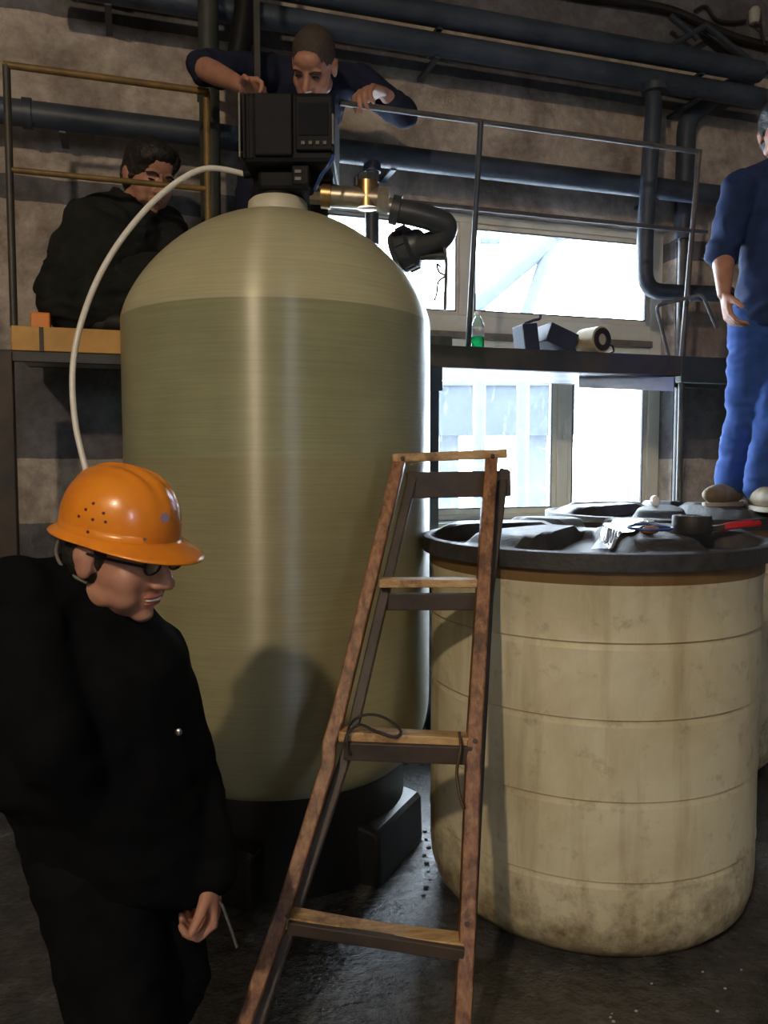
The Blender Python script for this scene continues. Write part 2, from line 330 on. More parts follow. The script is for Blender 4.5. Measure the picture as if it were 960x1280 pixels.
class MB:
    def __init__(s): s.v = []; s.f = []
    def add(s, vs, fs):
        o = len(s.v); s.v += [V(p) for p in vs]; s.f += [tuple(i + o for i in f) for f in fs]; return s
    def box(s, lo, hi, M=None):
        (x0, y0, z0), (x1, y1, z1) = lo, hi
        vs = [V(p) for p in ((x0, y0, z0), (x1, y0, z0), (x1, y1, z0), (x0, y1, z0), (x0, y0, z1), (x1, y0, z1), (x1, y1, z1), (x0, y1, z1))]
        if M: vs = [M(p) for p in vs]
        return s.add(vs, [(0, 3, 2, 1), (4, 5, 6, 7), (0, 1, 5, 4), (1, 2, 6, 5), (2, 3, 7, 6), (3, 0, 4, 7)])
    def wbox(s, s0, s1, n0, n1, z0, z1): return s.box((s0, n0, z0), (s1, n1, z1), lambda p: wl(p.x, p.y, p.z))
    def obox(s, c, ax, ay, az):                      # centre and three half-axes
        c = V(c); vs = [c + ax * i + ay * j + az * k for k in (-1, 1) for j in (-1, 1) for i in (-1, 1)]
        return s.add(vs, [(0, 2, 3, 1), (4, 5, 7, 6), (0, 1, 5, 4), (1, 3, 7, 5), (3, 2, 6, 7), (2, 0, 4, 6)])
    def beam(s, path, w, d, side):                   # rectangular section swept along a path; side = width direction
        path = [V(p) for p in path]; rings = []
        for i, p in enumerate(path):
            t = (path[min(i + 1, len(path) - 1)] - path[max(i - 1, 0)]).normalized()
            a = (side - t * side.dot(t)).normalized(); b = t.cross(a)
            rings.append([p + a * w / 2 + b * d / 2, p - a * w / 2 + b * d / 2, p - a * w / 2 - b * d / 2, p + a * w / 2 - b * d / 2])
        return s.rings(rings)
    def rings(s, rings, cap=True):
        n = len(rings[0]); vs = [p for r in rings for p in r]; fs = []
        for i in range(len(rings) - 1):
            for j in range(n):
                k = (j + 1) % n; fs.append((i * n + j, i * n + k, (i + 1) * n + k, (i + 1) * n + j))
        if cap: fs.append(tuple(reversed(range(n)))); fs.append(tuple((len(rings) - 1) * n + j for j in range(n)))
        return s.add(vs, fs)
    def tube(s, path, r, seg=12):
        path = [V(p) for p in path]; rings = []; a = None
        rr = r if isinstance(r, (list, tuple)) else [r] * len(path)
        for i, p in enumerate(path):
            t = (path[min(i + 1, len(path) - 1)] - path[max(i - 1, 0)]).normalized()
            if a is None: a, b = frame_of(t)
            else:
                a = (a - t * a.dot(t)).normalized()
            b = t.cross(a)
            rings.append([p + (a * math.cos(2 * math.pi * k / seg) + b * math.sin(2 * math.pi * k / seg)) * rr[i] for k in range(seg)])
        return s.rings(rings)
    def lathe(s, prof, c, axis=V((0, 0, 1)), seg=48, sx=1.0):
        c = V(c); axis = V(axis).normalized(); a, b = frame_of(axis, V((0, 1, 0)) if abs(axis.z) > .9 else V((0, 0, 1)))
        return s.rings([[c + axis * z + (a * math.cos(2 * math.pi * k / seg) * sx + b * math.sin(2 * math.pi * k / seg)) * max(r, 1e-4) for k in range(seg)] for r, z in prof])
    def cyl(s, p, q, r, seg=20, r2=None):
        p = V(p); q = V(q); return s.lathe([(r, 0), (r2 if r2 is not None else r, (q - p).length)], p, q - p, seg)
    def ell(s, c, ax, ay, az, nu=14, nv=9):          # ellipsoid from three half-axis vectors
        c = V(c); rings = []
        for i in range(nv + 1):
            ph = math.pi * (i + 0.0) / nv; ph = min(max(ph, 0.02), math.pi - 0.02)
            rings.append([c + az * -math.cos(ph) + (ax * math.cos(2 * math.pi * k / nu) + ay * math.sin(2 * math.pi * k / nu)) * math.sin(ph) for k in range(nu)])
        return s.rings(rings)
    def ball(s, c, r): return s.ell(c, V((r, 0, 0)), V((0, r, 0)), V((0, 0, r)))
    def cap(s, p, q, r1, r2, seg=14):                # tapered capsule
        p = V(p); q = V(q); s.ball(p, r1); s.ball(q, r2)
        if (q - p).length > 1e-4: s.cyl(p, q, r1, seg, r2)
        return s
    def mesh(s, name):
        me = bpy.data.meshes.new(name); me.from_pydata([tuple(p) for p in s.v], [], s.f); me.update(); return me
    def build(s, name, m, parent=None, smooth=True, bevel=0.0, angle=40, label=None, origin=None):
        return link(name, s.mesh(name), m, parent, smooth, bevel, angle, label, origin, fixn=True)
def link(name, me, m, parent=None, smooth=True, bevel=0.0, angle=40, label=None, origin=None, fixn=False):
    if fixn:
        bm = bmesh.new(); bm.from_mesh(me); bmesh.ops.recalc_face_normals(bm, faces=bm.faces); bm.to_mesh(me); bm.free()
    me.transform(RZ)
    xs = [v.co for v in me.vertices]
    if origin is None:
        origin = V(((min(p.x for p in xs) + max(p.x for p in xs)) / 2, (min(p.y for p in xs) + max(p.y for p in xs)) / 2, min(p.z for p in xs)))
    me.transform(Matrix.Translation(-origin))
    if smooth:
        me.shade_smooth()
        if angle < 180: me.set_sharp_from_angle(angle=math.radians(angle))
    o = bpy.data.objects.new(name, me); C.objects.link(o)
    for x in (m if isinstance(m, (list, tuple)) else [m]): me.materials.append(MATS[x])
    o.location = origin - (WL[parent] if parent else V((0, 0, 0)))
    if parent: o.parent = parent
    WL[o] = origin.copy()
    if bevel:
        b = o.modifiers.new('edge', 'BEVEL'); b.width = bevel; b.segments = 2; b.limit_method = 'ANGLE'; b.angle_limit = math.radians(50)
    if label: o['label'] = label
    return o
def thing(name, loc, label, cat, group=None):
    o = bpy.data.objects.new(name, None); C.objects.link(o); loc = RZ @ V(loc); o.location = loc; o.empty_display_size = 0.05
    WL[o] = V(loc); return tag(o, label, cat, group)
def tag(o, label, cat, group=None):
    o['label'] = label; o['category'] = cat
    if group: o['group'] = group
    return o
def struct(o): o['kind'] = 'structure'; return o
def copy_tree(o, delta, parent=None, rz=0.0):
    c = o.copy(); C.objects.link(c); c.parent = parent
    if parent is None:
        c.location = o.location + V(delta); c.rotation_euler.z += rz
    WL[c] = WL[o] + V(delta)
    for ch in list(o.children): copy_tree(ch, delta, c)
    return c
UP = V((0, 0, 1))

# ------------------------------------------------------------------ room shell
HC = 5.0
WIN_S0 = W(384, 350, 0)[0]; WIN_S1 = W(845, 350, 0)[0]
WZ1 = W(590, 258, 0)[1]; WZ0 = W(590, 652, 0)[1]
sL = -4.2; sR = 3.9; TW = 0.26
m = MB()
m.wbox(sL, WIN_S0, 0, TW, 0, HC).wbox(WIN_S1, sR, 0, TW, 0, HC).wbox(WIN_S0, WIN_S1, 0, TW, 0, WZ0).wbox(WIN_S0, WIN_S1, 0, TW, WZ1, HC)
wb = struct(m.build('wall_back', 'plaster_wall', smooth=False))
nB = -8.9
m = MB(); m.wbox(sL - .2, sR + .2, nB - .2, TW, -.1, 0); struct(m.build('floor', 'wet_concrete', smooth=False))
m = MB(); m.wbox(sL - .2, sR + .2, nB - .2, TW, HC, HC + .1); struct(m.build('ceiling', 'dark_ceiling', smooth=False))
m = MB(); m.wbox(sL - .2, sL, nB - .2, 0, 0, HC); struct(m.build('wall_left', 'grey_wall', smooth=False))
m = MB(); m.wbox(sR, sR + .2, nB - .2, 0, 0, HC); struct(m.build('wall_right', 'grey_wall', smooth=False))
FW = (-1.35, -.75, 1.9, 3.2)                          # window in the wall behind the camera
x0, x1, z0, z1 = FW
m = MB(); m.wbox(sL, x0, nB - .2, nB, 0, HC).wbox(x1, sR, nB - .2, nB, 0, HC).wbox(x0, x1, nB - .2, nB, 0, z0).wbox(x0, x1, nB - .2, nB, z1, HC)
struct(m.build('wall_front', 'grey_wall', smooth=False))
xm = (x0 + x1) / 2
m = MB(); m.wbox(x0, x0 + .06, nB - .12, nB - .06, z0, z1).wbox(x1 - .06, x1, nB - .12, nB - .06, z0, z1).wbox(x0 + .06, x1 - .06, nB - .12, nB - .06, z0, z0 + .06).wbox(x0 + .06, x1 - .06, nB - .12, nB - .06, z1 - .06, z1).wbox(xm - .03, xm + .03, nB - .12, nB - .06, z0 + .06, z1 - .06)
w2 = struct(m.build('window_2_offscreen', 'window_pvc', smooth=False))
for a_, b_ in ((x0 + .06, xm - .03), (xm + .03, x1 - .06)):
    MB().wbox(a_, b_, nB - .092, nB - .088, z0 + .06, z1 - .06).build('pane', 'glass', w2, smooth=False)

# ------------------------------------------------------------------ the big window
def WS(px, py, n): return W(px, py, n)[0]
nF = 0.13                                            # frame face
def wz(py, px=640): return W(px, py, nF)[1]
win = bpy.data.objects.new('window_1', None); C.objects.link(win); win.location = RZ @ wl((WIN_S0 + WIN_S1) / 2, nF, WZ0); WL[win] = win.location.copy(); struct(win)
win['label'] = 'cream framed window with two upper and two lower panes behind the walkway'
fr = 0.055
sA, sB = WIN_S0, WIN_S1
tz0, tz1 = wz(440), wz(397)                          # transom
sMU = WS(582, 340, nF); sML = WS(704, 550, nF)
def fpart(name, a, b, c, d, n0=nF, n1=nF + .07, mt='window_pvc', bev=.006): return MB().wbox(a, b, n0, n1, c, d).build(name, mt, win, smooth=False, bevel=bev)
zt = WZ1; zb = WZ0
fpart('frame_jamb', sA, sA + fr, zb, zt); fpart('frame_jamb', sB - fr * 1.6, sB, zb, zt)
fpart('frame_head', sA + fr, sB - fr * 1.6, zt - .05, zt); fpart('frame_sill', sA + fr, sB - fr * 1.6, zb, zb + .03)
fpart('transom', sA + fr, sB - fr * 1.6, tz0, tz1)
fpart('transom_rail', sA + fr, sB - fr * 1.6, tz0 + .06, tz0 + .10, nF - .035, nF, 'timber_grey', .004)
fpart('mullion', sMU - .035, sMU + .035, tz1, zt - .05); fpart('mullion', sML - .038, sML + .038, zb + .03, tz0)
def sash(a, b, c, d, wdt, pm):
    ob = MB()
    ob.wbox(a, a + wdt, nF + .012, nF + .05, c, d).wbox(b - wdt, b, nF + .012, nF + .05, c, d).wbox(a + wdt, b - wdt, nF + .012, nF + .05, c, c + wdt).wbox(a + wdt, b - wdt, nF + .012, nF + .05, d - wdt, d)
    s_ = ob.build('sash', 'window_pvc', win, smooth=False, bevel=.004)
    MB().wbox(a + wdt, b - wdt, nF + .028, nF + .034, c + wdt, d - wdt).build('pane', pm, s_, smooth=False)
    g = .006; gm = MB(); a2, b2, c2, d2 = a + wdt, b - wdt, c + wdt, d - wdt
    gm.wbox(a2, a2 + g, nF + .008, nF + .027, c2, d2).wbox(b2 - g, b2, nF + .008, nF + .027, c2, d2).wbox(a2, b2, nF + .008, nF + .027, c2, c2 + g).wbox(a2, b2, nF + .008, nF + .027, d2 - g, d2)
    gm.build('gasket', 'window_gasket', s_, smooth=False)
    return s_
sR2 = sB - fr * 1.6
sash(sA + fr, sMU - .035, tz1, zt - .05, .02, 'glass'); sash(sMU + .035, sR2, tz1, zt - .05, .028, 'glass')
sash(sA + fr, sML - .038, zb + .03, tz0, .035, 'glass_dirty')
rs = sash(sML + .038, sR2, zb + .03, tz0, .03, 'glass')
hz = wz(540); m = MB(); m.wbox(sML - .012, sML + .012, nF - .015, nF, hz - .04, hz + .04); m.wbox(sML - .008, sML + .008, nF - .035, nF - .015, hz - .015, hz + .09)
m.build('window_handle', 'window_pvc', win, smooth=False, bevel=.004)
m = MB(); m.wbox(sA - .05, sB + .02, -.03, -.001, zb - .05, zb - .004); struct(m.build('trim_1', 'stone_pale', smooth=False, bevel=.005))

# ------------------------------------------------------------------ outside
m = MB(); m.box((-30, 7.5, -0.6), (40, 60, -0.5)); o = m.build('ground', 'out_ground', smooth=False); struct(o); 
def OUT(px, py, Y): return P(px, py, Y)
t = thing('pipe_bridge', V((1.7, 12, -.5)), 'blue grey pipe bridge seen through the dirty lower window', 'bridge')
a_ = OUT(470, 485, 12); b_ = OUT(700, 545, 12)
MB().box((-3, 11.6, b_.z), (2.75, 12.4, a_.z)).build('deck', 'out_blue', t, smooth=False)
for px in (560, 668):
    q = OUT(px, 600, 12); MB().box((q.x - .14, 11.8, -.5), (q.x + .14, 12.2, b_.z)).build('pier', 'out_grey', t, smooth=False)
MB().box((-3, 11.55, a_.z), (2.75, 11.65, a_.z + .06)).build('handrail', 'out_grey', t, smooth=False)
t = thing('steel_truss', V((2.0, 9, -.5)), 'pale steel frame with diagonal braces outside the upper window', 'truss')
for k, (p, q, r) in enumerate((((590, 385), (690, 300), .10), ((655, 400), (690, 300), .07), ((690, 300), (820, 250), .06), ((600, 300), (625, 300), .05))):
    u0 = OUT(*p, 9); u1 = OUT(*q, 9); MB().cyl(u0, u1, r, 10).build('brace', 'out_grey', t)
u0 = OUT(655, 400, 9); MB().cyl((u0.x, 9, -.5), u0, .07, 10).build('post', 'out_grey', t)
u0 = OUT(600, 385, 9); MB().cyl((u0.x, 9, -.5), u0, .07, 10).build('post', 'out_grey', t)
q = OUT(820, 250, 9); MB().cyl((q.x, 9, -.5), q, .06, 10).build('post', 'out_grey', t)

# ------------------------------------------------------------------ walkway along the back wall
def wk(px, py): return W(px, py, WALK_N)
s_tank = W(545, 440, WALK_N)[0]
t = thing('walkway', wl(0.2, WALK_N / 2, WALK_Z - .1), 'raised steel walkway along the back wall with a yellow painted edge', 'walkway')
sW0 = W(14, 430, WALK_N)[0]; sW1 = W(985, 450, WALK_N)[0]; sC = W(852, 450, WALK_N)[0]
sY = W(300, 430, WALK_N)[0]
n0 = WALK_N
RS, RN, RH = W(262, 150, -.43)[0], -.43, .056           # riser pipe and the half-size of its cut-out
def slab(m, a_, b_, c_, d_, z0, z1):
    if not (a_ < RS < b_): return m.wbox(a_, b_, c_, d_, z0, z1)
    lo_, hi_ = max(a_, RS - RH), min(b_, RS + RH)
    if lo_ > a_: m.wbox(a_, lo_, c_, d_, z0, z1)
    if hi_ < b_: m.wbox(hi_, b_, c_, d_, z0, z1)
    return m.wbox(lo_, hi_, c_, RN - RH, z0, z1).wbox(lo_, hi_, RN + RH, d_, z0, z1)
s_ = sW0
while s_ < sW1 - .05:
    s2 = min(s_ + .62, sW1)
    slab(MB(), s_ + .003, s2 - .003, n0 + .05, -.22, WALK_Z - .025, WALK_Z).build('deck_plate', 'galvanised', t, smooth=False, bevel=.003); s_ = s2
ye = MB().wbox(sW0, sY, n0, n0 + .05, WALK_Z - .095, WALK_Z + .003).build('edge_beam', 'fascia_yellow', t, smooth=False, bevel=.004)
qs = W(52, 430, n0)[0]
MB().wbox(qs - .008, qs + .008, n0 - .004, n0, WALK_Z - .095, WALK_Z).build('joint_strap', 'column_dark', ye, smooth=False)
MB().wbox(sW0, sY, n0 + .01, n0 + .05, WALK_Z - .135, WALK_Z - .095).build('lower_flange', 'shoe_black', t, smooth=False)
MB().wbox(sY, sC, n0, n0 + .05, WALK_Z - .10, WALK_Z + .003).build('edge_beam', 'beam_rust', t, smooth=False, bevel=.004)
MB().wbox(sC, sW1, n0 + .0, n0 + .05, WALK_Z - .13, WALK_Z + .003).build('edge_beam', 'beam_green', t, smooth=False, bevel=.004)
MB().wbox(sW0, sW1, -.22, -.17, WALK_Z - .10, WALK_Z + .003).build('rear_beam', 'beam_green', t, smooth=False, bevel=.004)
s_ = sW0 + .3
while s_ < sW1:
    MB().wbox(s_ - .02, s_ + .02, n0 + .05, -.22, WALK_Z - .085, WALK_Z - .025).build('cross_beam', 'galvanised', t, smooth=False); s_ += .95
slab(MB(), sW0, sC, n0 + .05, -.22, WALK_Z - .10, WALK_Z - .094).build('soffit_plate', 'galvanised', t, smooth=False)
sp = W(544, 500, n0)[0]
MB().wbox(sp - .022, sp + .022, n0 + .005, n0 + .05, 0, WALK_Z - .10).build('support_post', 'pipe_blue', t, smooth=False, bevel=.003)
MB().wbox(sp - .03, sp + .035, n0 - .006, n0 + .055, WALK_Z - .21, WALK_Z - .10).build('post_bracket', 'pipe_blue', t, smooth=False, bevel=.003)
sp = W(6, 500, n0)[0]
MB().wbox(sp - .05, sp + .03, n0, n0 + .07, 0, WALK_Z - .1).build('support_post', 'column_dark', t, smooth=False, bevel=.003)
sp = W(851, 520, -.40)[0]
MB().cyl(wl(sp, -.40, 0), wl(sp, -.40, WALK_Z - .1), .017, 12).build('support_post', 'rail_grey', t)
# hanging sheet under the right end
a0, z_ = W(742, 476, n0 + .06); a1 = W(838, 470, n0 + .06)[0]
zt_ = WALK_Z - .10
pl = [wl(a0, n0 + .20, zt_ - .0), wl(a1, n0 + .03, zt_), wl(a1, n0 + .03, zt_ - .075), wl(a0, n0 + .20, zt_ - .055)]
m = MB(); off = N * .004 ; m.add(pl + [p + off for p in pl], [(0, 1, 2, 3), (7, 6, 5, 4), (0, 4, 5, 1), (1, 5, 6, 2), (2, 6, 7, 3), (3, 7, 4, 0)]); m.build('splash_sheet', 'galvanised', t, smooth=False)
# orange block and wooden offcut lying on the walkway
q = W(52, 408, n0 + .08)
tag(MB().wbox(q[0] - .04, q[0] + .035, n0 + .06, n0 + .12, WALK_Z, WALK_Z + .07).build('painted_block', 'orange_paint', smooth=False, bevel=.006), 'small orange painted block on the walkway beside the crouching person', 'block')
q = W(550, 428, n0 + .08)
tag(MB().wbox(q[0] - .09, q[0] + .04, n0 + .02, n0 + .16, WALK_Z + .003, WALK_Z + .05).build('wood_offcut', 'timber_grey', smooth=False, bevel=.004), 'grey wooden offcut lying on the walkway edge beside the tall tank', 'offcut')

# railings
def rail(name, posts, tops, mids, mp_, mr_, label, r=.014):
    b0 = posts[0][0]
    t = thing(name, b0, label, 'railing')
    for (p, q, mm) in posts: MB().cyl(p, q, r * 1.05, 12).build('post', mm, t)
    for (p, q) in tops: MB().cyl(p, q, r, 12).build('top_rail', mr_, t)
    for (p, q) in mids: MB().cyl(p, q, r * .85, 12).build('middle_rail', mr_, t)
    return t
nR = n0 + .025
def wr(px, py): s, z = W(px, py, nR); return s, z
def rp(s, z): return wl(s, nR, z)
sa, za = wr(8, 84); sb, zb_ = wr(258, 112); zl = (za + zb_) / 2
smid = wr(8, 210); zm = (smid[1] + wr(258, 238)[1]) / 2
rail('railing', [(rp(sa, WALK_Z), rp(sa, zl), 'rail_dark'), (rp(sb, WALK_Z), rp(sb, zl), 'rail_yellow')],
     [(rp(sa - .01, zl), rp(sb + .01, zl))], [(rp(sa, zm), rp(sb, zm))], None, 'rail_yellow', 'yellow brown tubular guard rail in front of the crouching person')
s1, z1_ = wr(425, 132); s2, z2_ = wr(601, 152); s3, z3_ = wr(874, 190); zl2 = (z2_ + z3_) / 2
s2b = wr(585, 432)[0]; s3b = wr(852, 440)[0]; zm2 = wr(850, 287)[1]
lerp = lambda a, b, f: a + (b - a) * f
f2 = (zm2 - WALK_Z) / (zl2 - WALK_Z)
rail('railing', [(rp(s2b, WALK_Z), rp(s2, zl2), 'pipe_blue'), (rp(s3b, WALK_Z), rp(s3, zl2), 'rail_grey')],
     [(rp(s1, zl2), rp(s3 + .01, zl2))], [(rp(s1 + .15, zm2), rp(s3 + .06, zm2))], None, 'rail_grey', 'thin grey guard rail with leaning posts in front of the window', .0125)
# bent rod step at the right of the walkway
pts = [rp(W(836, 440, nR)[0], WALK_Z), WP(820, 382, nR), WP(878, 368, nR - .1), WP(896, 410, nR - .1)]
tag(MB().tube(fillet(pts, .03), .009, 10).build('bent_rod', 'rail_grey'), 'thin bent steel rod handle rising from the walkway beside the person in blue', 'rod')

# ------------------------------------------------------------------ wall pipes
def wall_pipe(name, px0, px1, ya, yb, n, r, m_, label, flanges=()):
    """horizontal pipe along the wall at the height that fits both image ends"""
    zz = (W(px0, ya, n)[1] + W(px1, yb, n)[1]) / 2
    a_ = W(px0, ya, n)[0]; b_ = W(px1, yb, n)[0]
    t = thing(name, wl((a_ + b_) / 2, n, zz - r), label, 'pipe')
    MB().cyl(wl(a_, n, zz), wl(b_, n, zz), r, 24).build('pipe_run', m_, t)
    for f in flanges:
        s_ = W(f, 200, n)[0]; MB().cyl(wl(s_ - .02, n, zz), wl(s_ + .02, n, zz), r * 1.16, 24).build('weld_collar', m_, t)
    s_ = a_ + (.34 if n == -.20 else .25)
    while s_ < b_:
        MB().wbox(s_ - .015, s_ + .015, n, -.004, zz - r * 1.15, zz - r * .85).build('wall_bracket', m_, t, smooth=False); s_ += 1.6
    return zz
zA = wall_pipe('steel_pipe', -25, 925, 136, 247, -.20, .058, 'pipe_blue', 'dark blue grey pipe running along the wall just above the window', (36,))
zU = wall_pipe('steel_pipe', 60, 950, -54, 80, -.30, .058, 'pipe_blue', 'upper of two thick blue pipes near the top of the wall')
zV = wall_pipe('steel_pipe', 60, 950, -18, 118, -.28, .056, 'pipe_blue', 'lower of two thick blue pipes near the top of the wall')
# vertical runs
s0_ = W(262, 150, -.43)[0]
t = thing('riser_pipe', wl(s0_, -.43, 0), 'dark green vertical pipe rising behind the yellow rail post', 'pipe')
MB().cyl(wl(s0_, -.43, 0), wl(s0_, -.43, 4.6), .046, 20).build('pipe_run', 'pipe_green', t)
MB().wbox(s0_ - .02, s0_ + .02, -.43, -.004, 3.2, 3.24).build('wall_bracket', 'pipe_green', t, smooth=False)
s0_ = W(307, 40, -.43)[0]
t = thing('riser_pipe', wl(s0_, -.43, 3.1), 'short black pipe coming down above the person behind the valve', 'pipe')
MB().tube([wl(s0_ + .02, -.43, 4.9), wl(s0_, -.43, 3.45), wl(s0_ - .05, -.42, 3.15)], .052, 18).build('pipe_run', 'black_plastic', t)
s0_ = W(321, 60, -.76)[0]
tag(MB().wbox(s0_ - .012, s0_ + .012, WALK_N - .028, WALK_N + .001, WALK_Z - .095, 5.0).build('steel_upright', 'rail_dark', smooth=False), 'narrow dark steel upright in front of the shaven-headed person', 'upright')
# pipe with elbow crossing the window's right side
nV = -.33
sv = W(818, 110, nV)[0]; zv = zV
pts = [wl(sv, -.28, zV), wl(sv, nV, zV - .12), wl(W(806, 300, nV)[0], nV, W(806, 300, nV)[1]), WP(806, 364, nV), WP(912, 368, nV)]
t = thing('elbow_pipe', pts[3], 'blue grey pipe dropping over the window then turning right', 'pipe')
MB().tube(fillet(pts, .11), .045, 20).build('pipe_run', 'pipe_blue', t)
MB().cyl(wl(sv, nV, zV - .09), wl(sv, nV, zV - .05), .068, 20).build('collar', 'pipe_blue', t)
# second riser at right
nV2 = -.075
pts = [WP(935, 100, nV2), WP(896, 118, nV2), WP(858, 150, nV2), wl(W(857, 160, nV2)[0], nV2, W(857, 300, nV2)[1]), wl(W(857, 160, nV2)[0], nV2, 0)]
t = thing('riser_pipe', wl(W(857, 160, nV2)[0], nV2, 0), 'dark vertical pipe with a bent top right of the window', 'pipe')
MB().tube(fillet(pts[:4], .08), .055, 18).build('pipe_run', 'pipe_blue', t)
MB().cyl(pts[3], pts[4], .028, 14).build('drain_run', 'rail_grey', t)
# short stub behind brass pipe
s0_ = W(465, 210, -.20)[0]
t = thing('stub_pipe', wl(s0_, -.20, 2.2), 'short dark drop pipe hanging from the wall pipe behind the brass fitting', 'pipe')
MB().cyl(wl(s0_, -.20, W(465, 306, -.20)[1]), wl(s0_, -.20, zA), .036, 18).build('pipe_run', 'pipe_blue', t)
MB().cyl(wl(s0_, -.20, zA - .09), wl(s0_, -.20, zA - .04), .045, 18).build('collar', 'pipe_blue', t)
# diagonal braces, cables and lamp holder at top right
t = thing('pipe_support', WP(850, 60, -.1), 'dark angled steel brace above the pipes near the ceiling', 'brace')
for p, q in (((835, 60), (882, 32)), ((880, 30), (945, 82)), ((838, 20), (872, 48))):
    MB().cyl(WP(*p, -.16), WP(*q, -.16), .018, 8).build('strut', 'pipe_blue', t)
def cab(pxs, n, r, label, m_='cable'):
    tag(MB().tube(spline([WP(x, y, n) for x, y in pxs], 8), r, 8).build('cable', m_), label, 'cable')
cab([(640, -22), (740, -4), (830, 10), (880, 30), (925, 48), (985, 62)], -.05, .022, 'thick black cable sagging across the wall near the ceiling')
cab([(868, 14), (882, 8), (895, 24), (915, 28), (932, 26)], -.03, .009, 'thin looped cable ending at the small lamp holder')
cab([(845, 24), (890, 50), (930, 78), (960, 90)], -.04, .012, 'thin dark cable sloping under the thick black cable')
q = WP(943, 20, -.04)
t = thing('lamp_holder', q, 'small pale lamp holder on the wall with a hanging lead', 'lamp holder')
m = MB(); m.lathe([(.004, -.05), (.028, -.045), (.034, -.01), (.034, .03), (.022, .05), (.01, .055)], q, UP, 16); m.build('cap', 'stone_pale', t)
MB().tube([q + V((0, 0, -.045)), q - N * .05 + V((.005, 0, -.08)), q - N * .055 + V((.01, 0, -.14)), q - N * .055 + V((.03, 0, -.2))], .008, 8).build('lead', 'cable', t)
MB().wbox(W(943, 20, 0)[0] - .02, W(943, 20, 0)[0] + .02, -.04, 0, q.z - .02, q.z + .02).build('bracket', 'rail_dark', t, smooth=False)

# ------------------------------------------------------------------ pendant lamp behind the camera (gives the warm light)
t = thing('pendant_lamp_offscreen', LAMP_POS, 'enamel pendant work lamp hanging from the ceiling', 'lamp')
m = MB(); m.lathe([(.05, .16), (.07, .10), (.20, -.02), (.205, -.03), (.195, -.03), (.06, .09), (.045, .15)], LAMP_POS, UP, 32); m.build('shade', 'pipe_green', t)
MB().ell(LAMP_POS + V((0, 0, .045)), V((.035, 0, 0)), V((0, .035, 0)), V((0, 0, .05))).build('bulb', 'bulb', t)
MB().cyl(LAMP_POS + V((0, 0, .15)), (LAMP_POS.x, LAMP_POS.y, HC), .008, 8).build('cord', 'cable', t)
ld = bpy.data.lights.new('lamp_light_offscreen', 'POINT'); ld.energy = LAMP_W; ld.color = (1.0, 0.79, 0.53); ld.shadow_soft_size = .09
lo = bpy.data.objects.new('lamp_light_offscreen', ld); C.objects.link(lo); lo.location = RZ @ (LAMP_POS + V((0, 0, -.14)))

# ------------------------------------------------------------------ tall fibreglass softener tank
TC = V((-0.377, 2.907, 0)); TR = 0.542
t = thing('softener_tank', TC, 'tall pale green fibreglass pressure tank with domed top on a black base', 'tank')
prof = []
zs0, zs1, ztop = 0.56, 1.872, 2.275
for i in range(13):
    a_ = math.pi / 2 * i / 12; prof.append((0.40 + (TR - 0.40) * math.sin(a_), zs0 - 0.25 * math.cos(a_)))
for i in range(1, 12): prof.append((TR, zs0 + (zs1 - zs0) * i / 12))
for i in range(0, 25):
    a_ = math.pi / 2 * i / 24; c_ = math.cos(a_); prof.append((max(TR * c_, .07), zs1 + (ztop - zs1) * max(0, 1 - c_ * c_) ** 0.68))
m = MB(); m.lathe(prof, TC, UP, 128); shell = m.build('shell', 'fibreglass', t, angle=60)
m = MB(); m.lathe([(.05, ztop - .03), (.104, ztop - .03), (.106, ztop + .01), (.104, ztop + .032), (.094, ztop + .042), (.05, ztop + .042)], TC, UP, 48); m.build('neck_ring', 'pvc_cream', t)
m = MB(); m.lathe([(.30, 0.0), (.455, 0.0), (.458, .02), (.445, .30), (.452, .315), (.452, .345), (.436, .35), (.40, .33)], TC, UP, 96); base = m.build('base', 'black_plastic', t)
for az in (-25, 65, 155, 245):
    a_ = math.radians(az); rd = V((math.cos(a_), math.sin(a_), 0)); tg_ = V((-rd.y, rd.x, 0))
    hw = .19
    sec = [(.40, 0), (.485, 0), (.488, .02), (.482, .17), (.470, .185), (.40, .20)]
    rings = []
    for kx in (-1, -.9, .9, 1):
        sc_ = 1.0 if abs(kx) < .95 else .96
        rings.append([TC + rd * (.40 + (r_ - .40) * sc_) + tg_ * (hw * kx) + UP * (z_ * (sc_ if z_ > .05 else 1)) for r_, z_ in sec])
    m = MB(); m.rings(rings); m.build('foot', 'black_plastic', t, smooth=False, bevel=.006)

# control valve head
vY = TC.y
VC = V((TC.x, TC.y, ztop + .0425))
t = thing('control_valve', VC, 'black multiport control valve head screwed on top of the tall tank', 'valve')
m = MB(); m.lathe([(.06, 0), (.095, .0), (.095, .03), (.085, .05), (.085, .16), (.07, .17)], VC, UP, 32); m.build('valve_body', 'valve_black', t)
x = lambda px, Y=2.74: P(px, 160, Y).x
z = lambda py, Y=2.74: P(350, py, Y).z
m = MB(); m.box((x(318), 2.80, ztop + .050), (x(388), 3.02, z(202))); m.build('lower_housing', 'valve_black', t, smooth=False, bevel=.012)
ch = m = MB(); m.box((x(303), 2.74, z(203)), (x(418), 3.06, z(114))); ch = m.build('controller_housing', 'valve_black', t, smooth=False, bevel=.016)
m = MB(); m.box((x(318), 2.725, z(196)), (x(366), 2.741, z(118))); m.build('front_cover', 'valve_black', ch, smooth=False, bevel=.006)
m = MB(); m.box((x(370), 2.722, z(190)), (x(416), 2.741, z(122))); dp = m.build('display_panel', 'valve_black', ch, smooth=False, bevel=.005)
m = MB(); m.box((x(374), 2.718, z(172)), (x(411), 2.723, z(132))); m.build('screen', 'screen', dp, smooth=False)
